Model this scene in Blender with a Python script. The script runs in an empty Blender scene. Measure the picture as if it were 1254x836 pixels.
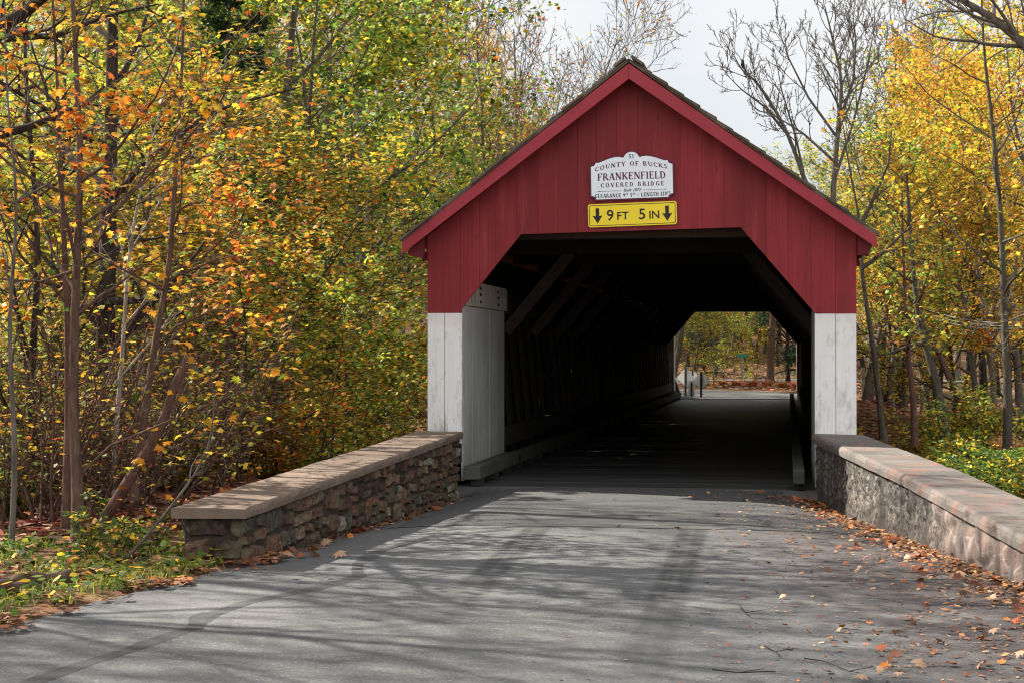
import bpy, bmesh, math, random
import numpy as np
from mathutils import Vector, Matrix, noise as mnoise
R = math.radians
rng = np.random.default_rng(7)
random.seed(7)
sc = bpy.context.scene
COL = sc.collection

# ------------------------------------------------------------------ camera
FPX, CAMZ = 2050.0, 1.57
YAW, PITCH = R(9.362), R(0.391)
fw = Vector((-math.sin(YAW)*math.cos(PITCH), math.cos(YAW)*math.cos(PITCH), math.sin(PITCH)))
rt = Vector((math.cos(YAW), math.sin(YAW), 0))
up = rt.cross(fw)
CAM = Vector((0, 0, CAMZ))
cd = bpy.data.cameras.new("camera"); cam = bpy.data.objects.new("camera", cd); COL.objects.link(cam)
cam.location = CAM
cam.rotation_euler = (R(90)+PITCH, 0, YAW)
cd.sensor_width = 36; cd.lens = FPX/1254*36; cd.clip_end = 3000; cd.clip_start = 0.1
sc.camera = cam
def ray(px, py): return fw + rt*((px-627)/FPX) - up*((py-418)/FPX)
def onY(px, py, Y):
    d = ray(px, py); return CAM + d*(Y/d.y)
def onZ(px, py, Z=0.0):
    d = ray(px, py); return CAM + d*((Z-CAMZ)/d.z)

# ------------------------------------------------------------------ helpers
def empty(name, loc=(0,0,0), rz=0.0, label=None, cat=None, group=None):
    o = bpy.data.objects.new(name, None); COL.objects.link(o)
    o.location = loc; o.rotation_euler = (0,0,rz); o.empty_display_size = .2
    if label: tag(o, label, cat, group)
    return o
def tag(o, label=None, cat=None, group=None, kind=None):
    if label: o["label"] = label
    if cat: o["category"] = cat
    if group: o["group"] = group
    if kind: o["kind"] = kind
    return o
def link(name, me, mat=None, parent=None, loc=None):
    o = bpy.data.objects.new(name, me); COL.objects.link(o)
    if mat is not None and not me.materials:
        for m in (mat if isinstance(mat, (list, tuple)) else [mat]): me.materials.append(m)
    if parent: o.parent = parent
    if loc is not None: o.location = loc
    return o
def np_mesh(name, V, polys, smooth=False):
    """V (N,3); polys: list of (M,k) int arrays"""
    me = bpy.data.meshes.new(name)
    V = np.asarray(V, dtype=np.float32)
    me.vertices.add(len(V)); me.vertices.foreach_set("co", V.ravel())
    polys = [np.asarray(p, dtype=np.int32) for p in polys if len(p)]
    nl = sum(p.size for p in polys); npoly = sum(len(p) for p in polys)
    me.loops.add(nl); me.loops.foreach_set("vertex_index", np.concatenate([p.ravel() for p in polys]))
    me.polygons.add(npoly)
    tot = np.concatenate([np.full(len(p), p.shape[1], dtype=np.int32) for p in polys])
    st = np.concatenate([[0], np.cumsum(tot)[:-1]]).astype(np.int32)
    me.polygons.foreach_set("loop_start", st)
    try: me.polygons.foreach_set("loop_total", tot)
    except Exception: pass
    if smooth: me.polygons.foreach_set("use_smooth", np.ones(npoly, dtype=bool))
    me.update(calc_edges=True); me.validate()
    return me
class MB:
    """collects boxes, prisms and tubes; build() links them as one mesh"""
    def __init__(s): s.V=[]; s.F=[]
    def add(s, V, F):
        b=len(s.V); s.V += [tuple(v) for v in V]; s.F += [tuple(i+b for i in f) for f in F]; return s
    def box(s, x0,x1,y0,y1,z0,z1):
        return s.add([(x0,y0,z0),(x1,y0,z0),(x1,y1,z0),(x0,y1,z0),(x0,y0,z1),(x1,y0,z1),(x1,y1,z1),(x0,y1,z1)],
            [(3,2,1,0),(4,5,6,7),(0,1,5,4),(1,2,6,5),(2,3,7,6),(3,0,4,7)])
    def prism(s, poly, off):
        """poly: list of 3-D points (planar), extruded by off"""
        n=len(poly); off=Vector(off); P=[Vector(p) for p in poly]
        nr=Vector((0,0,0))
        for i in range(n): nr += (P[i]-P[0]).cross(P[(i+1)%n]-P[0])
        if nr.dot(off) > 0: P=P[::-1]
        V=P+[p+off for p in P]
        F=[tuple(range(n)), tuple(range(2*n-1,n-1,-1))]+[((i+1)%n,i,n+i,n+(i+1)%n) for i in range(n)]
        return s.add(V,F)
    def beam(s, a, b, w, h, upv=(0,0,1)):
        a,b=Vector(a),Vector(b); d=(b-a).normalized(); u=Vector(upv)
        x=d.cross(u).normalized()*(w/2); y=x.cross(d).normalized()*(h/2)
        return s.prism([a-x-y,a+x-y,a+x+y,a-x+y], b-a)
    def tube(s, pts, rad, k=8, caps=True):
        pts=[Vector(p) for p in pts]
        if not isinstance(rad,(list,tuple)): rad=[rad]*len(pts)
        V=[];F=[]; prev=None
        for i,p in enumerate(pts):
            d=(pts[min(i+1,len(pts)-1)]-pts[max(i-1,0)]).normalized()
            if prev is None:
                a=d.cross(Vector((0,0,1)))
                if a.length<.1: a=d.cross(Vector((1,0,0)))
            else: a=prev-d*prev.dot(d)
            a.normalize(); prev=a; b=d.cross(a)
            for j in range(k):
                t=2*math.pi*j/k; V.append(p+(a*math.cos(t)+b*math.sin(t))*rad[i])
        for i in range(len(pts)-1):
            for j in range(k):
                F.append((i*k+j,i*k+(j+1)%k,(i+1)*k+(j+1)%k,(i+1)*k+j))
        if caps: F.append(tuple(range(k))[::-1]); F.append(tuple(range((len(pts)-1)*k,len(pts)*k)))
        return s.add(V,F)
    def build(s, name, mat, parent=None, bevel=0, smooth=False, recenter=None):
        me=bpy.data.meshes.new(name); me.from_pydata(s.V,[],s.F); me.update()
        if smooth: me.polygons.foreach_set("use_smooth",[True]*len(me.polygons))
        o=link(name,me,mat,parent)
        if bevel:
            m=o.modifiers.new("edge","BEVEL"); m.width=bevel; m.segments=2; m.limit_method='ANGLE'
        if parent is not None and recenter is not False:
            # vertices were given in world space: express them in the parent's frame
            M = parent_matrix(parent).inverted()
            me.transform(M)
        return o
def parent_matrix(o):
    M=Matrix.Identity(4)
    while o is not None:
        M=Matrix.LocRotScale(o.location,o.rotation_euler,o.scale)@M; o=o.parent
    return M
def lerp(a,b,t): return a+(b-a)*t
def sstep(x): 
    x=np.clip(x,0,1); return x*x*(3-2*x)

# ------------------------------------------------------------------ materials
def newmat(name):
    m=bpy.data.materials.new(name); m.use_nodes=True; nt=m.node_tree; nt.nodes.clear()
    out=nt.nodes.new("ShaderNodeOutputMaterial"); return m,nt,out
def nd(nt,t,props=None,**inp):
    n=nt.nodes.new("ShaderNode"+t)
    for k,v in (props or {}).items(): setattr(n,k,v)
    for k,v in inp.items():
        k=k.replace("_"," ")
        s=n.inputs[int(k[1:])] if (k[0]=="i" and k[1:].isdigit()) else n.inputs[k]
        if hasattr(v,"is_linked") or isinstance(v,bpy.types.NodeSocket): nt.links.new(v,s)
        else: s.default_value = v
    return n
def col4(c): return (c[0],c[1],c[2],1)
def ramp(nt,fac,stops,interp='LINEAR'):
    n=nt.nodes.new("ShaderNodeValToRGB"); cr=n.color_ramp; cr.interpolation=interp
    while len(cr.elements)>1: cr.elements.remove(cr.elements[0])
    cr.elements[0].position=stops[0][0]; cr.elements[0].color=col4(stops[0][1])
    for p,c in stops[1:]:
        e=cr.elements.new(p); e.color=col4(c)
    nt.links.new(fac,n.inputs[0]); return n.outputs[0]
def g(v): return (v,v,v)
def mixc(nt,fac,a,b,mode='MIX'):
    n=nt.nodes.new("ShaderNodeMix"); n.data_type='RGBA'; n.blend_type=mode
    for s,v in ((n.inputs[0],fac),(n.inputs[6],a),(n.inputs[7],b)):
        if isinstance(v,bpy.types.NodeSocket): nt.links.new(v,s)
        else: s.default_value = v if not isinstance(v,tuple) else col4(v)
    return n.outputs[2]
def math_(nt,op,a,b=None,c=None,clamp=False):
    n=nt.nodes.new("ShaderNodeMath"); n.operation=op; n.use_clamp=clamp
    for i,v in enumerate((a,b,c)):
        if v is None: continue
        if isinstance(v,bpy.types.NodeSocket): nt.links.new(v,n.inputs[i])
        else: n.inputs[i].default_value=v
    return n.outputs[0]
def mapr(nt,v,a,b,c=0,d=1):
    return nd(nt,"MapRange",None,Value=v,From_Min=a,From_Max=b,To_Min=c,To_Max=d).outputs[0]
def pos(nt): return nd(nt,"NewGeometry").outputs["Position"]
def objc(nt): return nd(nt,"TexCoord").outputs["Object"]
def scaled(nt,v,s): return nd(nt,"Mapping",None,Vector=v,Scale=s).outputs[0]
def tnoise(nt,v,scale,detail=4,rough=.55,dist=0): return nd(nt,"TexNoise",None,Vector=v,Scale=scale,Detail=detail,Roughness=rough,Distortion=dist).outputs[0]
def bump(nt,hgt,strength=.3,dist=.02): return nd(nt,"Bump",None,Height=hgt,Strength=strength,Distance=dist).outputs[0]
def surf(nt,out,colr,rough=.8,normal=None,spec=.3,metal=0):
    p=nd(nt,"BsdfPrincipled")
    for k,v in (("Base Color",colr),("Roughness",rough),("Specular IOR Level",spec),("Metallic",metal)):
        if isinstance(v,bpy.types.NodeSocket): nt.links.new(v,p.inputs[k])
        else: p.inputs[k].default_value = col4(v) if isinstance(v,tuple) else v
    if normal is not None: nt.links.new(normal,p.inputs["Normal"])
    nt.links.new(p.outputs[0],out.inputs[0]); return p
def plain(name,c,rough=.7,spec=.3,metal=0,var=.25,scale=20):
    m,nt,out=newmat(name); n=tnoise(nt,objc(nt),scale)
    c2=mixc(nt,mapr(nt,n,.3,.75),tuple(x*(1-var) for x in c),tuple(min(1,x*(1+var)) for x in c))
    surf(nt,out,c2,rough,bump(nt,n,.08),spec,metal); return m
M={}
def wood(name,base,var=.35,streak=(60,60,1.2),rough=.75,island=.35,dirt=None,spec=.25,streaks=False,splash=False):
    """painted or bare boards: grain along Z of the object, tone per board"""
    m,nt,out=newmat(name); v=objc(nt)
    gr=tnoise(nt,scaled(nt,v,streak),1,5,.6)
    big=tnoise(nt,scaled(nt,v,(1.3,1.3,.7)),1.0,3)
    isl=nd(nt,"NewGeometry").outputs["Random Per Island"]
    f=math_(nt,'ADD',math_(nt,'MULTIPLY',gr,.5),math_(nt,'MULTIPLY',big,.5))
    c=mixc(nt,mapr(nt,f,.32,.68),tuple(x*(1-var) for x in base),tuple(min(1,x*(1+var*.6)) for x in base))
    c=mixc(nt,1.0,c,ramp(nt,isl,[(0,g(1-island)),(1,g(1))]),'MULTIPLY')
    if streaks:
        sk=tnoise(nt,scaled(nt,v,(7,7,.45)),1.0,6,.65); kn=tnoise(nt,scaled(nt,v,(16,16,7)),1.0,3,.5)
        c=mixc(nt,mapr(nt,sk,.46,.64,0,.55),c,tuple(x*.55 for x in base))
        c=mixc(nt,mapr(nt,sk,.44,.32,0,.5),c,(base[0]*1.25,base[1]*2.2,base[2]*2.2))
        c=mixc(nt,mapr(nt,kn,.66,.74,0,.7),c,tuple(x*.45 for x in base))
    if dirt:
        spk=tnoise(nt,scaled(nt,v,(9,9,5)),1.0,8,.7)
        c=mixc(nt,mapr(nt,spk,dirt[1],dirt[1]+.14,0,dirt[2]),c,dirt[0])
    if splash:
        zz=nd(nt,"SeparateXYZ",None,Vector=pos(nt)).outputs[2]
        sn=tnoise(nt,scaled(nt,v,(6,6,2.2)),1.0,6,.7)
        f=math_(nt,'ADD',mapr(nt,zz,.05,1.25,.42,0),mapr(nt,sn,.3,.7,-.45,.45))
        c=mixc(nt,mapr(nt,f,.12,.5,0,.6),c,(.26,.24,.205))
        zl=mapr(nt,math_(nt,'ADD',zz,mapr(nt,sn,.3,.7,-.05,.05)),1.85,2.02,0,.35)
        c=mixc(nt,zl,c,(.5,.46,.44))
    surf(nt,out,c,rough,bump(nt,gr,.25,.01),spec); return m
M['red']=wood('red_paint',(.258,.023,.030),.28,(45,45,1.0),.62,.32,((.12,.014,.019),.57,.8),streaks=True)
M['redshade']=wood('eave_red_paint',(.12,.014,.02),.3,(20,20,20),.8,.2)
M['barge']=wood('red_trim_paint',(.32,.036,.05),.15,(20,20,20),.6,.1)
M['white']=wood('white_paint',(.76,.76,.745),.1,(50,50,1.0),.65,.06,((.33,.32,.30),.565,.6),splash=True)
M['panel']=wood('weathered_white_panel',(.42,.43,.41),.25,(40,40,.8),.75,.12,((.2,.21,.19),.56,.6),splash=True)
M['plate']=wood('peeling_white_board',(.5,.47,.42),.3,(14,14,14),.8,.1,((.16,.12,.09),.5,.9))
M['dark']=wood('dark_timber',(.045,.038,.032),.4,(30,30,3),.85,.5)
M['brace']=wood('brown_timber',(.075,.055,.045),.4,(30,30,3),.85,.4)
M['curb']=wood('grey_curb_timber',(.085,.085,.07),.4,(6,2,30),.85,.3)
M['deck']=wood('deck_plank',(.052,.05,.048),.35,(2,40,4),.55,.45,None,.4)
M['shingle']=wood('weathered_shingle',(.14,.115,.085),.5,(30,12,14),.9,.4)
def mk_metal(name,c,rough=.45): return plain(name,c,rough,.5,.6,.15,12)
M['alu']=plain('dull_aluminium',(.92,.93,.93),.7,.3,0,.12,8)
M['steel']=plain('dark_post_steel',(.03,.03,.032),.6)
M['galv']=plain('galvanised_pole',(.25,.27,.27),.5,.5,.4)
M['signgreen']=plain('street_sign_green',(.02,.22,.16),.5)
M['signwhite']=plain('sign_white_enamel',(.72,.79,.84),.45,.4,0,.04,6)
M['maroon']=plain('sign_maroon_paint',(.10,.012,.03),.5,.3,0,.1)
M['signblack']=plain('sign_black_paint',(.015,.015,.015),.5,.3,0,.1)
M['signyellow']=plain('sign_yellow_sheeting',(.80,.63,.012),.4,.4,0,.04,6)
M['railwood']=plain('grey_rail_wood',(.30,.26,.21),.85)
M['log']=wood('rotting_log_bark',(.10,.06,.045),.5,(4,20,20),.9,.2)
M['cable']=plain('pale_cable_sheath',(.33,.34,.27),.5)
M['feather']=plain('dark_feathers',(.012,.012,.014),.7)

def bark(name,base,var=.5,sc_=(9,9,2.2),moss=None):
    m,nt,out=newmat(name); v=objc(nt)
    n=tnoise(nt,scaled(nt,v,sc_),2.2,6,.65)
    b=tnoise(nt,v,.9,3)
    c=mixc(nt,mapr(nt,n,.3,.7),tuple(x*(1-var) for x in base),tuple(x*(1+var) for x in base))
    if moss: c=mixc(nt,mapr(nt,b,.5,.65,0,.8),c,moss)
    surf(nt,out,c,.9,bump(nt,n,.7,.03),.1); return m
M['bark_brown']=bark('brown_bark',(.105,.066,.05))
M['bark_dark']=bark('dark_bark',(.04,.031,.026))
M['bark_grey']=bark('grey_bark',(.115,.10,.085))
M['bark_moss']=bark('mossy_grey_bark',(.075,.066,.052),.5,(9,9,2.2),(.085,.085,.05))
M['bark_pale']=bark('pale_mottled_bark',(.30,.27,.23),.5,(5,5,2),(.15,.13,.09))
M['bark_red']=bark('reddish_bark',(.105,.06,.047))

Y1=(.66,.47,.035);Y2=(.58,.34,.03);O1=(.62,.22,.02);O2=(.50,.13,.02);GY=(.36,.37,.03);GR=(.12,.18,.025);DG=(.05,.09,.018);RU=(.28,.07,.02);BR=(.17,.09,.04)
def leafmat(name,pal,trans=.45,rough=.55,objvar=1.0):
    m,nt,out=newmat(name)
    isl=nd(nt,"NewGeometry").outputs["Random Per Island"]
    n=len(pal); tot=sum(w for _,w in pal); stops=[]; a=0
    for c,w in pal: stops.append((a/tot,c)); a+=w
    c=ramp(nt,isl,stops,'CONSTANT')
    big=tnoise(nt,pos(nt),.7,3)
    hs=nd(nt,"HueSaturation",None,Color=c)
    r2=math_(nt,'FRACT',math_(nt,'MULTIPLY',isl,37.0))
    nt.links.new(mapr(nt,r2,0,1,.62,1.7),hs.inputs["Value"])
    rnd=nd(nt,"ObjectInfo").outputs["Random"]
    hu=math_(nt,'ADD',mapr(nt,rnd,0,1,.5-.014,.5+.02),mapr(nt,big,.3,.7,-.034*objvar,.034*objvar))
    nt.links.new(hu,hs.inputs["Hue"])
    d=nd(nt,"BsdfPrincipled",None,Base_Color=hs.outputs[0],Roughness=rough); d.inputs["Specular IOR Level"].default_value=.25
    t=nd(nt,"BsdfTranslucent",None,Color=hs.outputs[0])
    mx=nd(nt,"MixShader",None,Fac=trans); nt.links.new(d.outputs[0],mx.inputs[1]); nt.links.new(t.outputs[0],mx.inputs[2])
    nt.links.new(mx.outputs[0],out.inputs[0]); return m
M['lf_maple']=leafmat('orange_maple_leaf',[((.72,.27,.03),5),((.66,.38,.05),3),(Y1,1.2),(O1,2),(RU,.8),(GY,1.0),(GR,.8)],.5,.55,.3)
M['lf_gold']=leafmat('gold_leaf',[((.60,.34,.05),4),((.58,.24,.03),1.9),(Y1,1.6),(GY,1.8),(RU,.6),(GR,1.1)])
M['lf_amber']=leafmat('amber_understory_leaf',[(Y2,1.8),(O1,.9),((.36,.30,.04),3.6),((.16,.20,.035),4),(Y1,1.0),(RU,.5),(DG,1.6)])
M['lf_yg']=leafmat('yellow_green_leaf',[(Y1,1.6),((.42,.43,.06),3.2),((.19,.27,.045),3.8),(GR,2.8),(DG,.9),(Y2,.6),(O1,.3),(RU,.5)])
M['lf_green']=leafmat('green_leaf',[(GR,4),(GY,2.5),(DG,2),(Y1,.8)])
M['lf_brown']=leafmat('brown_leaf',[(BR,3),(RU,2),(Y2,1.2),(GY,.5)])
M['lf_conifer']=leafmat('dark_evergreen_needles',[((.03,.07,.025),3),((.045,.09,.03),2),((.02,.045,.02),2)],.15)
M['lf_shrub']=leafmat('green_shrub_leaf',[((.075,.125,.02),4),((.15,.19,.03),3),(Y1,1.0),(Y2,1.2),(DG,3)])
M['lf_fern']=leafmat('rust_fern_leaf',[((.52,.23,.10),3),((.40,.17,.08),2),((.60,.34,.16),1.6)],.3)
M['lf_olive']=leafmat('olive_leaf',[(GR,5),((.26,.28,.03),4),(DG,2.5),(Y2,1),(O1,.25)])
def deadleaf(name,c):
    m,nt,out=newmat(name); v=objc(nt); n=tnoise(nt,v,28,3)
    c2=mixc(nt,mapr(nt,n,.3,.7),tuple(x*.6 for x in c),tuple(min(1,x*1.2) for x in c))
    d=surf(nt,out,c2,.6,None,.3); return m
M['dead']=[deadleaf('rust_fallen_leaf',(.34,.085,.03)),deadleaf('orange_fallen_leaf',(.55,.17,.03)),deadleaf('tan_fallen_leaf',(.42,.25,.15)),deadleaf('brown_fallen_leaf',(.20,.075,.04))]
M['litter']=leafmat('leaf_litter_mix',[((.26,.09,.04),2.5),((.17,.075,.045),3),((.40,.16,.06),1.6),((.34,.22,.13),2.2),((.10,.055,.035),3)],.12,.55,.25)
M['grassblade']=leafmat('autumn_grass_blade',[((.18,.25,.03),2.5),((.34,.34,.05),2.4),((.42,.34,.13),2.4),((.10,.15,.02),1)],.4)

# asphalt --------------------------------------------------------------
def seg_band(nt,P,a,b,w0,w1):
    """1 near the line a-b (world x,y), 0 beyond w1"""
    ax,ay=a; dx,dy=b[0]-a[0],b[1]-a[1]; L=math.hypot(dx,dy); nx,ny=-dy/L,dx/L
    s=nd(nt,"SeparateXYZ",None,Vector=P).outputs
    d=math_(nt,'ADD',math_(nt,'MULTIPLY',math_(nt,'SUBTRACT',s[0],ax),nx),math_(nt,'MULTIPLY',math_(nt,'SUBTRACT',s[1],ay),ny))
    t=math_(nt,'ADD',math_(nt,'MULTIPLY',math_(nt,'SUBTRACT',s[0],ax),dx/L/L),math_(nt,'MULTIPLY',math_(nt,'SUBTRACT',s[1],ay),dy/L/L))
    band=nd(nt,"MapRange",{"interpolation_type":"SMOOTHSTEP"},Value=math_(nt,'ABSOLUTE',d),From_Min=w0,From_Max=w1,To_Min=1.0,To_Max=0.0).outputs[0]
    e1=mapr(nt,t,-.03,.08); e2=mapr(nt,t,1.15,.6)
    return math_(nt,'MULTIPLY',band,math_(nt,'MULTIPLY',e1,e2))
def asphalt(name,base,marks=False):
    m,nt,out=newmat(name); P=pos(nt)
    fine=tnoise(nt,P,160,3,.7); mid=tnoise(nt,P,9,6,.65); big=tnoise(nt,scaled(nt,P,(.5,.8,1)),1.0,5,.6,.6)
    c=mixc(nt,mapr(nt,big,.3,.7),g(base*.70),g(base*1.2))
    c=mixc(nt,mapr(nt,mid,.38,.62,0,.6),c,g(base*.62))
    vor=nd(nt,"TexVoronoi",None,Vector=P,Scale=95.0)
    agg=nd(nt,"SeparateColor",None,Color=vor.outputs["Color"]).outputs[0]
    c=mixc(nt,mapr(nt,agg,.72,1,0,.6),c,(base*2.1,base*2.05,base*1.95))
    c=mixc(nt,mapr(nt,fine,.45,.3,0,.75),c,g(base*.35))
    if marks:
        for (pa,pb,w) in (((664,640),(535,760),.17),((852,640),(775,840),.17)):
            A=onZ(*pa);B=onZ(*pb)
            for dx in (-.06,.07):
                band=seg_band(nt,P,(A.x+dx,A.y),(B.x+dx,B.y),.02,.10)
                brk=mapr(nt,tnoise(nt,scaled(nt,P,(22,2.2,1)),1.0,5),.3,.65,.5,.95)
                c=mixc(nt,math_(nt,'MULTIPLY',band,brk),c,g(base*.33))
        # damp, leaf-stained strip along the foot of the eastern wall
        A=onZ(1010,640);B=onZ(1330,860)
        st=math_(nt,'MULTIPLY',seg_band(nt,P,(A.x,A.y),(B.x+.8,B.y-3),.35,1.5),mapr(nt,mid,.35,.6,.3,.85))
        c=mixc(nt,st,c,(.055,.04,.037))
        # oil-dark wheel-worn band across the mouth of the bridge
        A=onZ(560,640);B=onZ(1000,640)
    h=math_(nt,'ADD',fine,math_(nt,'MULTIPLY',agg,.4))
    rg=mapr(nt,mid,.3,.7,.75,.92)
    surf(nt,out,c,rg,bump(nt,h,.55,.006),.35); return m
M['asphalt']=asphalt('weathered_asphalt',.112,True)
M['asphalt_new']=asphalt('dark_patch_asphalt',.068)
M['asphalt_far']=asphalt('far_road_asphalt',.12)
M['tar']=plain('crack_sealer',(.035,.035,.036),.5,.4,0,.3,3)
M['conc_strip']=plain('pale_joint_concrete',(.13,.125,.12),.85,.2,0,.6,3)

def concrete(name,base,stain,rust=None,sc_=2.0):
    m,nt,out=newmat(name); P=pos(nt)
    n=tnoise(nt,P,sc_,7,.65); f=tnoise(nt,P,70,3,.7); k=tnoise(nt,P,9,6,.7)
    c=mixc(nt,mapr(nt,n,.35,.65),base,tuple(x*.72 for x in base))
    c=mixc(nt,mapr(nt,k,.5,.72,0,.75),c,stain)
    if rust: c=mixc(nt,mapr(nt,tnoise(nt,P,3.3,5,.7),.52,.68,0,.75),c,rust)
    c=mixc(nt,mapr(nt,f,.42,.3,0,.6),c,tuple(x*.5 for x in base))
    surf(nt,out,c,.9,bump(nt,math_(nt,'ADD',f,k),.5,.012),.2); return m
M['cope_brown']=concrete('brown_coping_concrete',(.205,.15,.115),(.10,.075,.058))
M['cope_grey']=concrete('grey_coping_concrete',(.175,.155,.138),(.08,.073,.067),(.23,.11,.08))
M['mortar']=concrete('brown_mortar',(.055,.042,.032),(.03,.024,.018))
def stone_mat():
    m,nt,out=newmat('rubble_stone'); P=pos(nt)
    isl=nd(nt,"NewGeometry").outputs["Random Per Island"]
    c=ramp(nt,isl,[(0,(.12,.075,.05)),(.16,(.085,.045,.035)),(.30,(.075,.068,.05)),(.42,(.15,.085,.055)),(.54,(.05,.034,.028)),(.66,(.17,.125,.08)),(.78,(.09,.08,.055)),(.87,(.12,.065,.045)),(.955,(.22,.20,.16))],'CONSTANT')
    n=tnoise(nt,P,26,7,.75); k=tnoise(nt,P,4,4)
    c=mixc(nt,mapr(nt,n,.38,.64),mixc(nt,1.0,c,g(.38),'MULTIPLY'),mixc(nt,1.0,c,g(1.5),'MULTIPLY'))
    c=mixc(nt,mapr(nt,k,.52,.68,0,.6),c,(.14,.12,.07))
    surf(nt,out,c,.9,bump(nt,n,.6,.015),.15); return m
M['stone']=stone_mat()
def stucco_mat():
    m,nt,out=newmat('rough_rendered_stone'); P=pos(nt)
    s=nd(nt,"SeparateXYZ",None,Vector=P).outputs
    n=tnoise(nt,P,24,7,.75); k=tnoise(nt,P,2.3,5,.6); drip=tnoise(nt,scaled(nt,P,(5,5,.6)),1.0,4)
    rough=mixc(nt,mapr(nt,n,.42,.60),(.022,.019,.017),(.30,.26,.225))
    rough=mixc(nt,mapr(nt,drip,.42,.58,0,.85),rough,(.06,.056,.053))
    vo=nd(nt,"TexVoronoi",{"feature":"DISTANCE_TO_EDGE"},Vector=scaled(nt,P,(2.2,2.2,3.2)),Scale=1.3,Randomness=1.0).outputs["Distance"]
    vc=nd(nt,"TexVoronoi",None,Vector=scaled(nt,P,(2.2,2.2,3.2)),Scale=1.3,Randomness=1.0).outputs["Color"]
    sep=nd(nt,"SeparateColor",None,Color=vc).outputs[0]
    st=ramp(nt,sep,[(0,(.25,.17,.145)),(.4,(.20,.145,.12)),(.7,(.26,.185,.155)),(1,(.18,.14,.125))])
    st=mixc(nt,mapr(nt,n,.4,.7,0,.5),st,(.20,.15,.13))
    st=mixc(nt,mapr(nt,math_(nt,'ADD',vo,math_(nt,'MULTIPLY',n,.03)),.03,.06,.9,0),st,(.31,.27,.245))
    st=mixc(nt,mapr(nt,drip,.44,.60,0,.85),st,(.085,.075,.07))
    sel=mapr(nt,math_(nt,'ADD',s[1],math_(nt,'MULTIPLY',k,2.0)),14.4,15.3)
    c=mixc(nt,sel,st,rough)
    base=mapr(nt,math_(nt,'ADD',s[2],math_(nt,'MULTIPLY',k,.18)),.05,.22,.7,0)
    c=mixc(nt,base,c,(.07,.058,.05))
    surf(nt,out,c,.92,bump(nt,n,.8,.03),.15); return m
M['stucco']=stucco_mat()
def ground_mat():
    m,nt,out=newmat('forest_floor'); P=pos(nt)
    a=tnoise(nt,P,22,6,.75); b=tnoise(nt,P,1.1,5,.6); k=tnoise(nt,P,.13,4)
    vo=nd(nt,"TexVoronoi",None,Vector=P,Scale=11.0); vc=nd(nt,"SeparateColor",None,Color=vo.outputs["Color"]).outputs[0]
    c=ramp(nt,vc,[(0,(.08,.045,.028)),(.3,(.15,.075,.04)),(.55,(.22,.105,.055)),(.8,(.30,.165,.09)),(1,(.11,.065,.04))])
    c=mixc(nt,mapr(nt,a,.35,.6,.55,0),c,(.06,.04,.025))
    c=mixc(nt,mapr(nt,b,.52,.66,0,.55),c,(.12,.13,.04))
    surf(nt,out,c,.95,bump(nt,vc,.8,.04),.1); return m
M['ground']=ground_mat()
def water_mat():
    m,nt,out=newmat('muddy_creek_water'); P=pos(nt)
    n=tnoise(nt,scaled(nt,P,(1.5,4,1)),1.2,3)
    surf(nt,out,(.085,.045,.02),.08,bump(nt,n,.12,.05),.5); return m
M['water']=water_mat()

# ------------------------------------------------------------------ layout
D=19.5; DF=57.0            # near and far portal planes
xL=onY(523.5,420,D).x; xR=onY(1049,420,D).x
Zc=0.645                   # coping height at the bridge
# road edges (x as a function of y)
Lp=[onY(562.5,597,D),onZ(296,692),onZ(232,709),onZ(120,737),onZ(0,771)]
Rp=[onY(1000.5,597,D),onZ(1254,720)]
def extr(a,b,y): t=(y-a.y)/(b.y-a.y); return a.x+(b.x-a.x)*t
Ly=np.array([p.y for p in Lp][::-1]); Lx=np.array([p.x for p in Lp][::-1])
def xl(y):
    return float(np.interp(y,Ly,Lx)) if y>=Ly[0] else float(Lx[0]+(y-Ly[0])*0.40)
def xr(y): return float(extr(Rp[0],Rp[1],max(y,4)))
A_l,B_l=Lp[0],Lp[1]
def roadz(x,y):      # the asphalt falls away towards both walls as it nears the bridge
    if y>D+.1: return 0.0
    a_,b_=xl(y),xr(y); e=abs(x-(a_+b_)/2)/((b_-a_)/2)
    t=min(1,max(0,(y-11.5)/7)); q=min(1.1,max(0,(e-.5)/.5)); return -.15*t*t*(3-2*t)*q*q
def h(x,y):
    x=np.asarray(x,dtype=float); y=np.asarray(y,dtype=float)
    c=33-0.2*np.clip(x,-40,25); d=np.abs(y-c)
    dep=1-.86*sstep((x-1)/5)
    z=-2.9*dep*sstep((14.2-d)/6.5)
    left=sstep((-x-6.6)/5)*sstep((26-y)/6)*sstep((y-7)/4)
    z=z-1.0*left*(1-sstep((14.2-d)/6.5))
    xrr=np.interp(y,[4,Rp[1].y,Rp[0].y,60,90],[Rp[1].x+2.0,Rp[1].x+.5,1.3,2.5,6])
    right=sstep((x-xrr-.3)/3.0)*(1-sstep((y-68)/22))
    z=np.minimum(z,-.95*right)
    z=z+0.20*np.clip(y-50,0,110)*sstep((-x-9)/16)
    z=z+0.085*np.clip(y-104,0,150)*(1-sstep((-x-9)/16)*.6)
    z=z+.06*np.sin(x*1.3+y*.7)*np.clip(np.abs(x+2)/10-.4,0,1)+.05*np.sin(x*.5-y*.9+1)*np.clip(np.abs(x+2)/10-.4,0,1)
    return z
def hz(x,y): return float(h(np.array([x]),np.array([y]))[0])

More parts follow.
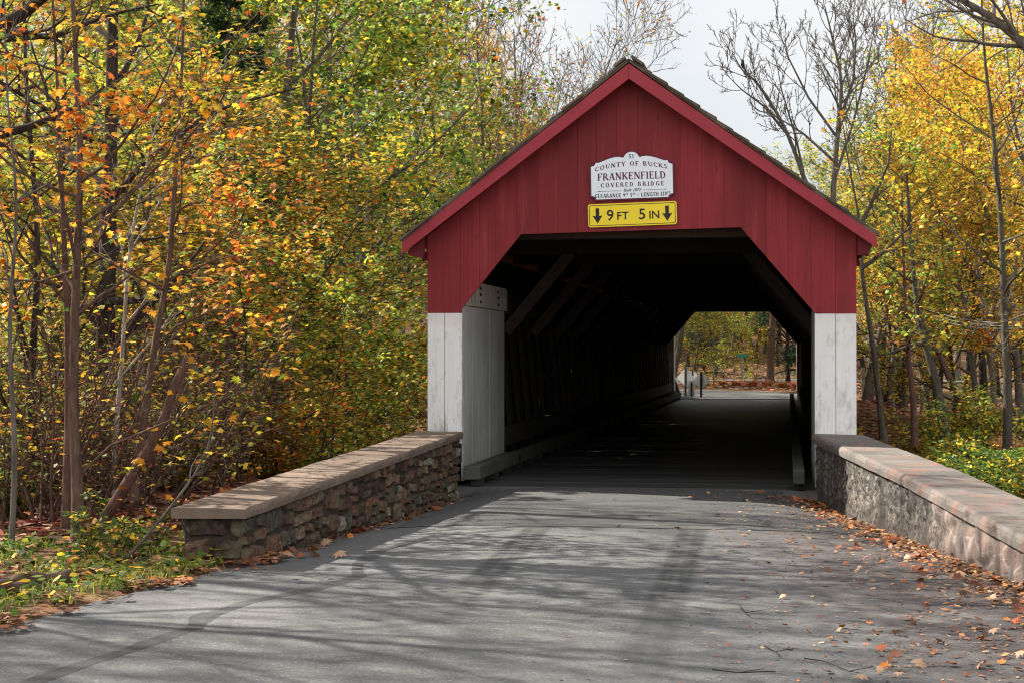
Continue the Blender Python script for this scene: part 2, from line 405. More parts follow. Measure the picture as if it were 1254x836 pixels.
def make_ground():
    xs=np.concatenate([np.arange(-160,-40,6),np.arange(-40,-14,1.3),np.arange(-14,10,.35),np.arange(10,40,1.3),np.arange(40,165,6)])
    ys=np.concatenate([np.arange(-60,0,4),np.arange(0,24,.35),np.arange(24,70,.8),np.arange(70,130,2.5),np.arange(130,420,10)])
    X,Y=np.meshgrid(xs,ys); Z=h(X.ravel(),Y.ravel()).reshape(X.shape)
    for j,y in enumerate(ys):
        if y<D+.2:
            ins=(xs>xl(y)-.05)&(xs<xr(y)+.45)
            Z[j,ins]=np.minimum(Z[j,ins],-.05-.19*float(sstep((y-11.5)/7)))
        if y<-1: pass
    # keep the ground under the far road, and under the deck
    far=(Y>56)&(Y<104)&(X>-40)&(X<40); 
    V=np.stack([X,Y,Z],-1).reshape(-1,3)
    nx=len(xs); ny=len(ys); I=np.arange(nx*ny).reshape(ny,nx)
    F=np.stack([I[:-1,:-1],I[:-1,1:],I[1:,1:],I[1:,:-1]],-1).reshape(-1,4)
    me=np_mesh('ground',V,[F],True)
    return tag(link('ground',me,M['ground']),kind='structure')
make_ground()

def sheet(name,polyfn_l,polyfn_r,ys,z,mat,cols=10):
    V=[];F=[]
    for y in ys:
        for i in range(cols+1): xx=lerp(polyfn_l(y),polyfn_r(y),i/cols); V.append((xx,y,z+(roadz(xx,y) if cols==14 else 0)))
    for j in range(len(ys)-1):
        for i in range(cols):
            a=j*(cols+1)+i; F.append((a,a+1,a+cols+2,a+cols+1))
    me=bpy.data.meshes.new(name); me.from_pydata(V,[],F); me.update()
    return tag(link(name,me,mat),kind='structure')
road_ys=[-40,-20,-8,-2]+[y for y in np.arange(0,19.3,.5)]+[D-.12]
edge_n=lambda y: .07*mnoise.noise((y*1.7,3.1,0))+.04*mnoise.noise((y*6,1,0))
sheet('road',lambda y: xl(y)+edge_n(y)-.02, lambda y: xr(y)+.12, road_ys, 0.0, M['asphalt'],14)
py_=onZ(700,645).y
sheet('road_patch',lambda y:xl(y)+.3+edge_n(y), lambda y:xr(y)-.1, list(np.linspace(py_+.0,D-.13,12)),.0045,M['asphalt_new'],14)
# crack sealer trails on the asphalt
def ribbon(name,pts,w,mat,z=.0014):
    P=[onZ(*p) for p in pts]; Q=[]
    for i in range(len(P)-1):
        for t in (0,.25,.5,.75): Q.append(P[i].lerp(P[i+1],t))
    Q.append(P[-1]); V=[];F=[]
    for i,p in enumerate(Q):
        d=(Q[min(i+1,len(Q)-1)]-Q[max(i-1,0)]).normalized(); n=Vector((-d.y,d.x,0))
        ww=w*(.75+.5*mnoise.noise((p.x*2,p.y*2,5))); q=p+Vector((mnoise.noise((p.x*1.5,p.y*1.5,1)),mnoise.noise((p.x*1.5,p.y*1.5,7)),0))*.05
        V+= [(q.x+n.x*ww,q.y+n.y*ww,z+roadz(q.x+n.x*ww,q.y+n.y*ww)),(q.x-n.x*ww,q.y-n.y*ww,z+roadz(q.x-n.x*ww,q.y-n.y*ww))]
    F=[(2*i,2*i+1,2*i+3,2*i+2) for i in range(len(Q)-1)]
    me=bpy.data.meshes.new(name); me.from_pydata(V,[],F); me.update()
    return tag(link(name,me,mat),kind='structure')
M['seal']=plain('faded_crack_sealer',(.056,.056,.058),.7,.3,0,.3,6)
ribbon('road_crack_seal',[(-20,858),(60,828),(140,800),(235,768),(262,752),(300,738),(380,722),(440,704),(436,690),(470,672),(540,655),(620,648)],.075,M['seal'])
ribbon('road_crack_seal',[(235,770),(246,756),(262,750)],.08,M['seal'],.0028)
ribbon('road_crack_seal',[(548,648),(640,645),(760,644),(860,643),(955,642)],.014,M['tar'],.0065)

# far road and cross road
def poly_sheet(name,pts,z,mat):
    me=bpy.data.meshes.new(name); me.from_pydata([(x,y,z) for x,y in pts],[],[tuple(range(len(pts)))]); me.update()
    return tag(link(name,me,mat),kind='structure')
poly_sheet('far_road',[(-3.9,DF+.02),(.6,DF+.02),(2.2,60),(1.5,64),(-1.0,68),(-4.5,72.5),(-9,77),(-16,81),(-24,83),(-24,78),(-15,75.5),(-9,71),(-6,66),(-4.6,61)],.03,M['asphalt_far'])
poly_sheet('cross_road',[(-8,92.5),(4,91.5),(30,88),(60,80),(60,86),(30,95),(4,99),(-8,100)],.05,M['asphalt_far'])
# creek
sheet('creek_water',lambda y:-60,lambda y:60,[14,24,34,44,56],-2.45,M['water'],6)

# ------------------------------------------------------------------ the bridge
bridge=empty('covered_bridge',((xL+xR)/2,D,0),0,'red wooden covered bridge with white lower posts spanning the creek','covered bridge')
def fp(px,py,Y=D): p=onY(px,py,Y); return (p.x,p.z)
o1=fp(566,377);o2=fp(638,287);o3=fp(907,278.5);o4=fp(997.5,383)
zw=fp(523,383.5)[1]; zwR=fp(1049,384)[1]
ridge=fp(770,78,D-.28); eL=fp(492,297,D-.28); eR=fp(1074,289,D-.28)
def roofz(x):   # underside of the roof above the wall
    if x<ridge[0]: return lerp(eL[1],ridge[1],(x-eL[0])/(ridge[0]-eL[0]))-.10
    return lerp(ridge[1],eR[1],(x-ridge[0])/(eR[0]-ridge[0]))-.10
def openz(x):
    if x<=o1[0] or x>=o4[0]: return None
    if x<o2[0]: return lerp(o1[1],o2[1],(x-o1[0])/(o2[0]-o1[0]))
    if x<o3[0]: return lerp(o2[1],o3[1],(x-o2[0])/(o3[0]-o2[0]))
    return lerp(o3[1],o4[1],(x-o3[0])/(o4[0]-o3[0]))
def gable(y, thick, white_bottom, seed, back=False):
    rs=random.Random(seed); red=MB(); wh=(MB(),MB())
    # board joints read off the photograph's gable
    jx=[xL]+[fp(p,250)[0] for p in (541.5,564,587,607,633,659,682,707,730.5,755,781,806,833,859,885.5,911,938,965,993,1023)]+[xR]
    if back: jx=list(np.linspace(xL,xR,21))
    for a,b in zip(jx[:-1],jx[1:]):
        gap=rs.choice((.001,.002,.003,.0045,.0025)); x0,x1=a+gap/2,b-gap/2; dy=rs.uniform(0,.006)
        brk=sorted(set([x0,x1]+[q for q in (ridge[0],o1[0]+1e-4,o2[0],o3[0],o4[0]-1e-4) if x0<q<x1]))
        top=[(x,roofz(x)) for x in brk]
        mid=(x0+x1)/2
        def bot(x):
            z=openz(x); return z if z is not None else (zw if mid<-2 else zwR)+.0
        if openz(mid) is None or True:
            bt=[(x,bot(x)) for x in brk]
            poly=bt+top[::-1]
            red.prism([(x,y-dy,z) for x,z in poly],(0,thick,0))
    for xs in ([jx[0],fp(544.5,450)[0] if not back else xL+.2,o1[0]-.0],[o4[0],fp(1023.5,450)[0] if not back else xR-.25,xR]):
        for a,b in zip(xs[:-1],xs[1:]):
            gap=.006; zt=(zw if a<-2 else zwR)-.001
            wh[0 if a<-2 else 1].prism([(a+gap/2,y-.002,white_bottom),(b-gap/2,y-.002,white_bottom),(b-gap/2,y-.002,zt),(a+gap/2,y-.002,zt)],(0,thick,0))
    return red,wh
red,wh=gable(D,.03,.5,3)
red.build('gable_siding',M['red'],bridge)
for w_ in wh: w_.build('post_siding',M['white'],bridge)
red,wh=gable(DF,.03,-.3,4,True)
red.build('gable_siding',M['red'],bridge)
for w_ in wh: w_.build('post_siding',M['white'],bridge)
# frame behind the front boards closes the joints
bk=MB()
jpoly=[(xL+.04,.3),(o1[0]-.02,.3),(o1[0]-.02,o1[1]+.03),(o2[0]-.02,o2[1]+.05),(o3[0]+.02,o3[1]+.05),(o4[0]+.02,o4[1]+.03),(o4[0]+.02,.3),(xR-.04,.3),(xR-.04,roofz(xR-.04)-.03),(ridge[0],roofz(ridge[0])-.03),(xL+.04,roofz(xL+.04)-.03)]
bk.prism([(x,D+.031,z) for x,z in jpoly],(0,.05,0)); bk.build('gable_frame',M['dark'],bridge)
# roof: shingle courses stepping down both slopes, ridge boards
yF,yB=D-.30,DF+.30
rf=MB(); rs=random.Random(5)
for (e,sgn) in ((eL,-1),(eR,1)):
    R0=Vector((ridge[0],0,ridge[1]+.02)); E0=Vector((e[0],0,e[1])); S=(E0-R0); L=S.length; S.normalize()
    nrm=Vector((-S.z*sgn,0,S.x*sgn)); 
    if nrm.z<0: nrm=-nrm
    rf.prism([R0+Vector((0,yF+.02,0)),E0+Vector((0,yF+.02,0)),E0+nrm*.018+Vector((0,yF+.02,0)),R0+nrm*.018+Vector((0,yF+.02,0))],(0,yB-yF-.04,0))
    n=15
    for i in range(n):
        a=L*i/n-.02; b=min(L*(i+1)/n+.05,L+.006)
        p0=R0+S*a+nrm*.019; p1=R0+S*b+nrm*.019; j=rs.uniform(-.035,.03)
        # split along the ridge direction into a front shingle and the rest, so that the verge is ragged
        for (ya,yb,k) in ((yF+j,yF+j+.16,rs.uniform(0,.006)),(yF+j+.165,yB,0)):
            q=[p0+Vector((0,ya,0)),p1+Vector((0,ya,0)),p1+nrm*(.032+k)+Vector((0,ya,0)),p0+nrm*.012+Vector((0,ya,0))]
            rf.prism(q,(0,yb-ya,0))
roof=rf.build('roof',M['shingle'],bridge)
rc=MB()
for sgn,e in ((-1,eL),(1,eR)):
    S=(Vector((e[0],0,e[1]))-Vector((ridge[0],0,ridge[1]))).normalized(); nrm=Vector((-S.z,0,S.x)); nrm = nrm if nrm.z>0 else -nrm
    p=Vector((ridge[0],yF-.03,ridge[1]+.02))+nrm*.045+Vector((0,0,.012*(sgn>0)))
    rc.prism([p,p+S*.17,p+S*.17+nrm*.028,p+nrm*.028],(0,yB-yF+.06,0))
rcap=rc.build('ridge_cap',M['shingle'],roof)
# barge boards, front and back
for yy,off in ((D-.285,.028),(DF+.257,.028)):
    for e,sgn in ((eL,-1),(eR,1)):
        b=MB(); S=Vector((e[0]-ridge[0],0,e[1]-ridge[1])); 
        z=.155
        b.prism([(ridge[0]+sgn*.001,yy,ridge[1]),(e[0],yy,e[1]),(e[0],yy,e[1]-z*.9),(ridge[0]+sgn*.001,yy,ridge[1]-z*1.15)],(0,off,0))
        b.build('barge_board',M['barge'],bridge,.004)
# dark soffit / rafter tails under the eaves
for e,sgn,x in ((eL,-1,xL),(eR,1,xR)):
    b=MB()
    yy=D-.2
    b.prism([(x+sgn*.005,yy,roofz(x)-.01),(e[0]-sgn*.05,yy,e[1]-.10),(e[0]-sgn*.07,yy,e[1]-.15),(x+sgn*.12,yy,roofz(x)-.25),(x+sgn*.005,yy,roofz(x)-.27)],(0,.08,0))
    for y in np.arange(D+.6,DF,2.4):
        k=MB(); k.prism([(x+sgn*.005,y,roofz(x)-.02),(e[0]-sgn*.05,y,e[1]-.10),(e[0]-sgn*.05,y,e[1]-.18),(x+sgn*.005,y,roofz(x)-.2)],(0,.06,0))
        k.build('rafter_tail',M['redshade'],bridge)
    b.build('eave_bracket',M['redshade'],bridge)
# side walls of vertical boards with daylight between some of them
for x,sgn in ((xL,-1),(xR,1)):
    b=MB(); rs=random.Random(11 if sgn<0 else 12); y=D+.035
    while y<DF-.01:
        w=rs.uniform(.2,.3); gapb=rs.choice([0.001,.001,.004,.008,.014,.02]) if y>D+3.2 else .001
        if 32<y<50 and rs.random()<.4: gapb=rs.uniform(.02,.04)
        y1=min(y+w,DF-.001); z0=-.55
        X0,X1=(x,x+.014) if sgn<0 else (x-.014,x)
        if sgn<0 and y>D+6 and rs.random()<.5:
            zs_=sorted(rs.uniform(.5,2.1) for _ in range(rs.choice((2,2,4)))); lo=z0
            for k in range(0,len(zs_),2):
                hi=min(zs_[k]+rs.choice((.03,.05,.1,.3)),2.2); 
                if zs_[k]>lo+.02: b.box(X0,X1,y,y1-gapb,lo,zs_[k]); lo=hi
            b.box(X0,X1,y,y1-gapb,lo,roofz(x)-.02)
        else: b.box(X0,X1,y,y1-gapb,z0,roofz(x)-.02)
        y=y1
    b.build('side_siding',M['red'],bridge)
    # knot holes / daylight are the gaps; lattice truss inside the boards
    xi=o1[0]+.02 if sgn<0 else o4[0]-.02
    xa=lerp(x,xi,.55)
    lt=MB(); zt=2.25; zb=.15; run=(zt-zb)/math.tan(R(58))
    for k,y0 in enumerate(np.arange(D+1.0-run,DF,.85)):
        for (yy0,yy1,xo) in ((y0,y0+run,-.045),(y0+run+.2,y0+.2,.045)):
            a=Vector((xa+xo,yy0,zb));c=Vector((xa+xo,yy1,zt))
            if min(yy0,yy1)<D+.1 or max(yy0,yy1)>DF-.1: continue
            lt.beam(a,c,.24,.06,(1,0,0))
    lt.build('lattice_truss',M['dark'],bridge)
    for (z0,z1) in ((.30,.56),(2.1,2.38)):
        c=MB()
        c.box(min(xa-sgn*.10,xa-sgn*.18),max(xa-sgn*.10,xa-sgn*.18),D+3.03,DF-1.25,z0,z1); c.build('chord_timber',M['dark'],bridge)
    c=MB(); c.box(min(x-sgn*.016,x-sgn*.03),max(x-sgn*.016,x-sgn*.03),D+.09,DF-.04,2.3,roofz(x)-.03); c.build('added_dark_lining',M['dark'],bridge)  # added dark sheet hides the siding's red inner face, keeping the interior dark
    # white boarded return just inside each portal
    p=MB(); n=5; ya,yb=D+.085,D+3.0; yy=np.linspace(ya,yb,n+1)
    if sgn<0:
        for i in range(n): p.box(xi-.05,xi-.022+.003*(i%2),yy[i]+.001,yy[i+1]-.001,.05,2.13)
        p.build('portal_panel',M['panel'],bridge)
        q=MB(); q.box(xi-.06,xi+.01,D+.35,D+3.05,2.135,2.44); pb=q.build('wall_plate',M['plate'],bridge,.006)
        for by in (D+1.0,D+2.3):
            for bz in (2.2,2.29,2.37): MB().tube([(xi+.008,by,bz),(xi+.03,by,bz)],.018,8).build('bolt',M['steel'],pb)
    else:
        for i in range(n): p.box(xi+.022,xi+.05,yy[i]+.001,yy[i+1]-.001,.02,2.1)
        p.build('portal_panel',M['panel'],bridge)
    p=MB(); p.box(min(xi,xi+sgn*.03),max(xi,xi+sgn*.03),DF-.5,DF+.3,.3,2.15); p.build('portal_panel',M['white'],bridge)
    # curb timbers on blocks
    cbx=xi+ (.16 if sgn<0 else -.16)
    y=D-.25; first=True
    while y<DF-.1:
        L=min(3.3 if not first else 3.0,DF-.05-y); c=MB()
        w=.13
        c.prism([(cbx-w/2-(.05 if first and sgn<0 else 0),y,.085),(cbx+w/2,y+(.12 if first and sgn<0 else 0),.085),(cbx+w/2,y+(.12 if first and sgn<0 else 0),.245),(cbx-w/2-(.05 if first and sgn<0 else 0),y,.245)],(0,L-.01,0))
        cu=c.build('curb_timber',M['curb'],bridge,.012)
        for by in np.arange(y+.15,y+L-.2,1.0): MB().box(cbx-w/2+.01,cbx+w/2-.01,by,by+.3,.012,.084).build('spacer_block',M['dark'],cu)
        y+=L; first=False
    # knee braces
    for i,y in enumerate(np.arange(D+3.55,DF-1,2.55)):
        t=MB(); xe=xi+sgn*.1; xt=xi-sgn*.83
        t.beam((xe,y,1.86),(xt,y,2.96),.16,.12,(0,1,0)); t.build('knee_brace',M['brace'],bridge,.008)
# floor of planks
dk=MB(); rs=random.Random(9); y=D-.02
while y<DF+.01:
    w=.21; j=rs.uniform(-.0012,.0012); dk.box(xL+.05,xR-.05,y,y+w-.002,-.08,.008+j); y+=w
dk.box(xL+.05,xR-.05,D,DF,-.45,-.09)
dk.build('deck',M['deck'],bridge)
st=MB(); st.box(xL+.3,xR-.3,D-.105,D-.03,-.2,-.002); st.build('deck_joint',M['conc_strip'],bridge)
# tie beams, collar ceiling
tz=max(o2[1],o3[1])
for i,y in enumerate(np.arange(D+3.4,DF-.5,2.55)):
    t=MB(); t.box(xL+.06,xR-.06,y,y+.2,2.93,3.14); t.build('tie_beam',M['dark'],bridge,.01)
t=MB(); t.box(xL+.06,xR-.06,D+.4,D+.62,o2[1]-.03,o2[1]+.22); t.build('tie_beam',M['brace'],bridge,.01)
# stone abutment blocks under the two ends
for ya,yb in ((D+.1,D+1.2),(DF-1.2,DF)):
    t=MB(); t.box(xL+.1,xR-.1,ya,yb,-3.2,-.46); t.build('abutment',M['mortar'],bridge)

# ------------------------------------------------------------------ signs on the gable
SERIF={ # strokes in a unit-high box: L x0 y0 x1 y1 w | A cx cy rx ry a0 a1 wv wh | S x y half (serif)
'C':(.78,[('A',.42,.5,.38,.5,40,320,.13,.05),('L',.72,.98,.72,.70,.035),('L',.72,.02,.72,.24,.035)]),
'O':(.86,[('A',.43,.5,.39,.5,0,360,.13,.05)]),
'U':(.84,[('L',.17,1,.17,.35,.13),('L',.68,1,.68,.35,.06),('A',.425,.35,.255,.35,180,360,.11,.06),('S',.17,1,.15),('S',.68,1,.12)]),
'N':(.88,[('L',.14,0,.14,1,.06),('L',.74,0,.74,1,.06),('L',.14,1,.72,.02,.14),('S',.14,0,.12),('S',.1,1,.1),('S',.74,1,.12)]),
'T':(.74,[('L',.37,0,.37,1,.13),('L',.04,.97,.7,.97,.06),('L',.05,1,.05,.78,.04),('L',.69,1,.69,.78,.04),('S',.37,0,.15)]),
'Y':(.8,[('L',.4,0,.4,.45,.13),('L',.1,1,.4,.42,.13),('L',.7,1,.4,.42,.06),('S',.4,0,.15),('S',.12,1,.14),('S',.68,1,.12)]),
'F':(.66,[('L',.16,0,.16,1,.13),('L',.16,.97,.6,.97,.06),('L',.16,.53,.45,.53,.06),('L',.59,1,.59,.76,.04),('L',.45,.64,.45,.42,.04),('S',.16,0,.15),('S',.14,1,.12)]),
'B':(.76,[('L',.16,0,.16,1,.13),('A',.4,.75,.22,.24,-90,90,.12,.05),('A',.42,.26,.26,.26,-90,90,.13,.05),('L',.1,.975,.42,.975,.05),('L',.1,.025,.43,.025,.05),('L',.16,.515,.42,.515,.05)]),
'K':(.82,[('L',.16,0,.16,1,.13),('L',.2,.4,.68,.98,.06),('L',.34,.55,.72,.02,.13),('S',.16,0,.15),('S',.16,1,.15),('S',.67,1,.12),('S',.72,0,.13)]),
'S':(.62,[('A',.3,.74,.22,.26,30,270,.11,.055),('A',.3,.26,.24,.26,-150,90,.12,.055),('L',.52,.97,.52,.72,.04),('L',.06,.03,.06,.28,.04)]),
'R':(.8,[('L',.16,0,.16,1,.13),('A',.4,.74,.24,.25,-90,90,.12,.05),('L',.1,.975,.42,.975,.05),('L',.16,.5,.42,.5,.05),('L',.42,.5,.72,.02,.13),('S',.16,0,.15),('S',.73,0,.12)]),
'A':(.84,[('L',.12,0,.42,1,.06),('L',.42,1,.72,0,.14),('L',.2,.32,.62,.32,.055),('S',.12,0,.12),('S',.72,0,.14)]),
'E':(.7,[('L',.16,0,.16,1,.13),('L',.1,.97,.6,.97,.06),('L',.16,.53,.46,.53,.06),('L',.1,.03,.62,.03,.06),('L',.59,1,.59,.76,.04),('L',.46,.64,.46,.42,.04),('L',.62,0,.62,.26,.04)]),
'I':(.38,[('L',.19,0,.19,1,.13),('S',.19,0,.15),('S',.19,1,.15)]),
'L':(.66,[('L',.16,0,.16,1,.13),('L',.1,.03,.6,.03,.06),('L',.6,0,.6,.28,.04),('S',.16,1,.15)]),
'D':(.84,[('L',.16,0,.16,1,.13),('A',.38,.5,.38,.475,-90,90,.13,.05),('L',.1,.975,.4,.975,.05),('L',.1,.025,.4,.025,.05)]),
'V':(.82,[('L',.12,1,.42,0,.14),('L',.7,1,.42,0,.06),('S',.12,1,.14),('S',.7,1,.12)]),
'G':(.84,[('A',.42,.5,.38,.5,40,330,.13,.05),('L',.72,.98,.72,.72,.035),('L',.72,.05,.72,.42,.11),('S',.7,.42,.14)]),
'H':(.86,[('L',.16,0,.16,1,.13),('L',.7,0,.7,1,.13),('L',.16,.52,.7,.52,.055),('S',.16,0,.15),('S',.16,1,.15),('S',.7,0,.15),('S',.7,1,.15)]),
'5':(.62,[('L',.12,.94,.52,.94,.12),('L',.15,1,.13,.52,.08),('A',.27,.32,.25,.32,-150,125,.13,.09)]),
'1':(.42,[('L',.22,0,.22,1,.13),('L',.22,.98,.06,.84,.06),('S',.22,0,.15)]),
'9':(.6,[('A',.29,.68,.22,.3,0,360,.10,.05),('A',.24,.55,.27,.53,-70,20,.1,.06)]),
'3':(.6,[('A',.26,.75,.22,.25,-90,150,.12,.08),('A',.26,.27,.25,.27,-150,90,.13,.08)]),
'0':(.66,[('A',.33,.5,.28,.5,0,360,.11,.06)]),
'-':(.5,[('L',.06,.42,.44,.42,.12)]),' ':(.42,[]),
}
class Glyphs:
    def __init__(s): s.q=[]
    def quad(s,a,b,c,d): s.q.append((a,b,c,d))
    def text(s,txt,width,height,place,track=0.0,bold=1.0,sup=()):
        """place(u,v)->(x,z); u in 0..width, v in 0..height; letters in sup are raised and small"""
        adv=[SERIF[c][0]*(.55 if i in sup else 1)+track for i,c in enumerate(txt)]
        tot=sum(adv)-track; sx=width/tot; u=0
        for i,c in enumerate(txt):
            k=.52 if i in sup else 1.0; v0=.48 if i in sup else 0
            def P(x,y,u=u,k=k,v0=v0): return place((u+x*(.55 if k<1 else 1))*sx,(v0+y*k)*height)
            asp=height/sx if sx else 1
            for st in SERIF[c][1]:
                if st[0]=='L':
                    _,x0,y0,x1,y1,w=st; w*=bold
                    dx,dy=(x1-x0),(y1-y0)*asp; L=math.hypot(dx,dy) or 1; nx,ny=-dy/L*w/2,dx/L*w/2/asp
                    s.quad(P(x0-nx,y0-ny),P(x1-nx,y1-ny),P(x1+nx,y1+ny),P(x0+nx,y0+ny))
                elif st[0]=='S':
                    _,x,y,hw=st; yy=.0 if y<.2 else (1.0 if y>.8 else y); t=.05*bold
                    y0,y1=(0,t) if yy==0 else ((1-t,1) if yy==1 else (yy-t/2,yy+t/2))
                    s.quad(P(x-hw,y0),P(x+hw,y0),P(x+hw,y1),P(x-hw,y1))
                else:
                    _,cx,cy,rx,ry,a0,a1,wv,wh=st; n=max(6,int(abs(a1-a0)/20)); wv*=bold; wh*=bold
                    for j in range(n):
                        pts=[]
                        for a in (a0+(a1-a0)*j/n,a0+(a1-a0)*(j+1)/n):
                            ca,sa=math.cos(R(a)),math.sin(R(a))
                            pts.append((P(cx+rx*ca,cy+ry*sa),P(cx+(rx-wv)*ca,cy+(ry-wh*1.2)*sa)))
                        s.quad(pts[0][0],pts[1][0],pts[1][1],pts[0][1])
            u+=adv[i]
    def build(s,name,y,thick,mat,parent,wob=0):
        b=MB()
        for k,q in enumerate(s.q):
            yy=y-(k%9)*.00006
            b.prism([(p[0],yy,p[1]) for p in q],(0,thick,0))
        return b.build(name,mat,parent,0,False,False)
def bfont(txt,size,x,z,y,mat,parent,name='lettering',shear=0,off=0,align='CENTER'):
    cu=bpy.data.curves.new(name,'FONT'); cu.body=txt; cu.size=size; cu.shear=shear; cu.offset=off; cu.align_x=align; cu.extrude=.0008; cu.resolution_u=4
    t=bpy.data.objects.new('tmp_text',cu); COL.objects.link(t)
    dg=bpy.context.evaluated_depsgraph_get(); me=bpy.data.meshes.new_from_object(t.evaluated_get(dg)); bpy.data.objects.remove(t); bpy.data.curves.remove(cu)
    me.transform(Matrix.Translation((x,y,z))@Matrix.Rotation(R(90),4,'X')); me.name=name
    return link(name,me,mat,parent)
k_=1/FPX*math.hypot(1,.165)*D     # metres per photo pixel on the facade (about)
# name board, local frame: x right, z up, origin at the board's middle; front faces -Y
c0=onY(774,217,D)
board=empty('name_sign',(c0.x,D-.035,c0.z),0,'white scalloped name board with maroon lettering on the red gable','sign')
board.rotation_euler=(0,R(-1.2),0)
zs=1/6.967*k_
def bp(x,y): return ((x-512)*zs,(318-y)*zs)     # from enlarged-crop coordinates
def half():
    pts=[(512,95)]
    for a in range(80,9,-12): pts.append((512+66*math.cos(R(a)),152-57*math.sin(R(a))))
    pts+=[(585,146),(610,139),(645,136),(690,144),(730,156),(775,174),(806,184),(829,182)]
    pts+=[(834,198),(846,210),(872,217),(872,480),(851,484),(836,494),(829,513)]
    return pts
H_=half(); outline=H_+[(1024-x,y) for x,y in H_[::-1][:-1]]
b=MB(); P=[bp(x,y) for x,y in outline]; b.prism([(x,0,z) for x,z in P],(0,.03,0)); 
bd=b.build('border',M['maroon'],board,0,False,False)
b=MB()
def inset(x,y): return (512+(x-512)*.955, 320+(y-320)*.935)
b.prism([(p[0],-.004,p[1]) for p in [bp(*inset(x,y)) for x,y in outline]],(0,.0035,0)); b.build('face',M['signwhite'],board,0,False,False)
G1=Glyphs()
def arc_place(x0,x1,ybase,sag,slope=0):
    W=(x1-x0)
    def pl(u,v):
        xx=x0+u/zs; t=(xx-512)/(W/2); yb=ybase+sag*t*t
        return bp(xx-(v/zs)*(-sag*2*t/(W/2))*-1*.8, yb-v/zs)
    return pl
G1.text("COUNTY OF BUCKS",(816-198)*zs,37*zs,arc_place(198,826,226,40),.16,1.45)
G1.text("FRANKENFIELD",(800-222)*zs,60*zs,arc_place(222,802,340,4),.07,1.45)
G1.text("COVERED BRIDGE",(780-245)*zs,36*zs,arc_place(248,778,400,2),.28,1.5)
G1.build('lettering',-.006,.0018,M['maroon'],board)
G2=Glyphs()
G2.text("CLEARANCE 9FT 5IN - LENGTH 130FT",(832-198)*zs,33*zs,arc_place(198,826,489,-2),.08,1.6,sup=(11,12,15,16,30,31))
G2.text("51",44*zs,34*zs,arc_place(490,534,164,0),.06,1.2)
for a_,b_,t_ in ((222,420,1),(600,800,-1)):
    x0,x1=bp(a_,436)[0],bp(b_,436)[0]; z=bp(0,434)[1]; w=1.3*zs
    G2.quad((x0,z-w),(x1,z-w),(x1,z+w),(x0,z+w))
    e,dr=(x0,1) if t_>0 else (x1,-1)
    G2.quad((e-dr*2*zs,z),(e+dr*14*zs,z-5*zs),(e+dr*14*zs,z),(e+dr*14*zs,z+5*zs))
G2.build('lettering',-.006,.0018,M['signblack'],board)
p_=bp(512,442); bfont("Built 1872",36*zs,p_[0],p_[1],-.0055,M['signblack'],board,shear=.35,off=.0002)
# clearance sign
c1=onY(774.5,263,D)
cs=empty('clearance_sign',(c1.x,D-.03,c1.z),0,'yellow rectangular height sign with black arrows above the opening','sign'); cs.rotation_euler=(0,R(-1.5),0)
def rrect(w,hh,r,n=5):
    pts=[]
    for cx,cz,a0 in ((w/2-r,hh/2-r,0),(-w/2+r,hh/2-r,90),(-w/2+r,-hh/2+r,180),(w/2-r,-hh/2+r,270)):
        for i in range(n+1): a=R(a0+90*i/n); pts.append((cx+r*math.cos(a),cz+r*math.sin(a)))
    return pts
W_,H2=107.5*k_,28*k_
b=MB(); b.prism([(x,0,z) for x,z in rrect(W_,H2,.03)],(0,.02,0)); b.build('plate',M['signyellow'],cs,0,False,False)
b=MB(); oa=rrect(W_-.028,H2-.028,.024); ob=rrect(W_-.042,H2-.042,.018)
for i in range(len(oa)):
    j=(i+1)%len(oa); b.prism([(oa[i][0],-.002,oa[i][1]),(oa[j][0],-.002,oa[j][1]),(ob[j][0],-.002,ob[j][1]),(ob[i][0],-.002,ob[i][1])],(0,.0015,0))
b.build('border',M['signblack'],cs,0,False,False)
for ax in (-294,294):
    b=MB(); s_=zs
    ar=[(-15,62),(15,62),(15,-5),(42,0),(0,-68),(-42,0),(-15,-5)]
    b.prism([((ax+x)*s_,-.002,z*s_) for x,z in ar],(0,.0015,0)); b.build('arrow',M['signblack'],cs,0,False,False)
bfont("9",126*zs,-186*zs,-43*zs,-.002,M['signblack'],cs,off=.0022)
bfont("F",92*zs,-111*zs,-40*zs,-.002,M['signblack'],cs,off=.0018)
bfont("T",92*zs,-58*zs,-40*zs,-.002,M['signblack'],cs,off=.0018)
bfont("5",126*zs,84*zs,-43*zs,-.002,M['signblack'],cs,off=.0022)
bfont("I",92*zs,150*zs,-41*zs,-.002,M['signblack'],cs,off=.0018)
bfont("N",92*zs,197*zs,-41*zs,-.002,M['signblack'],cs,off=.0018)

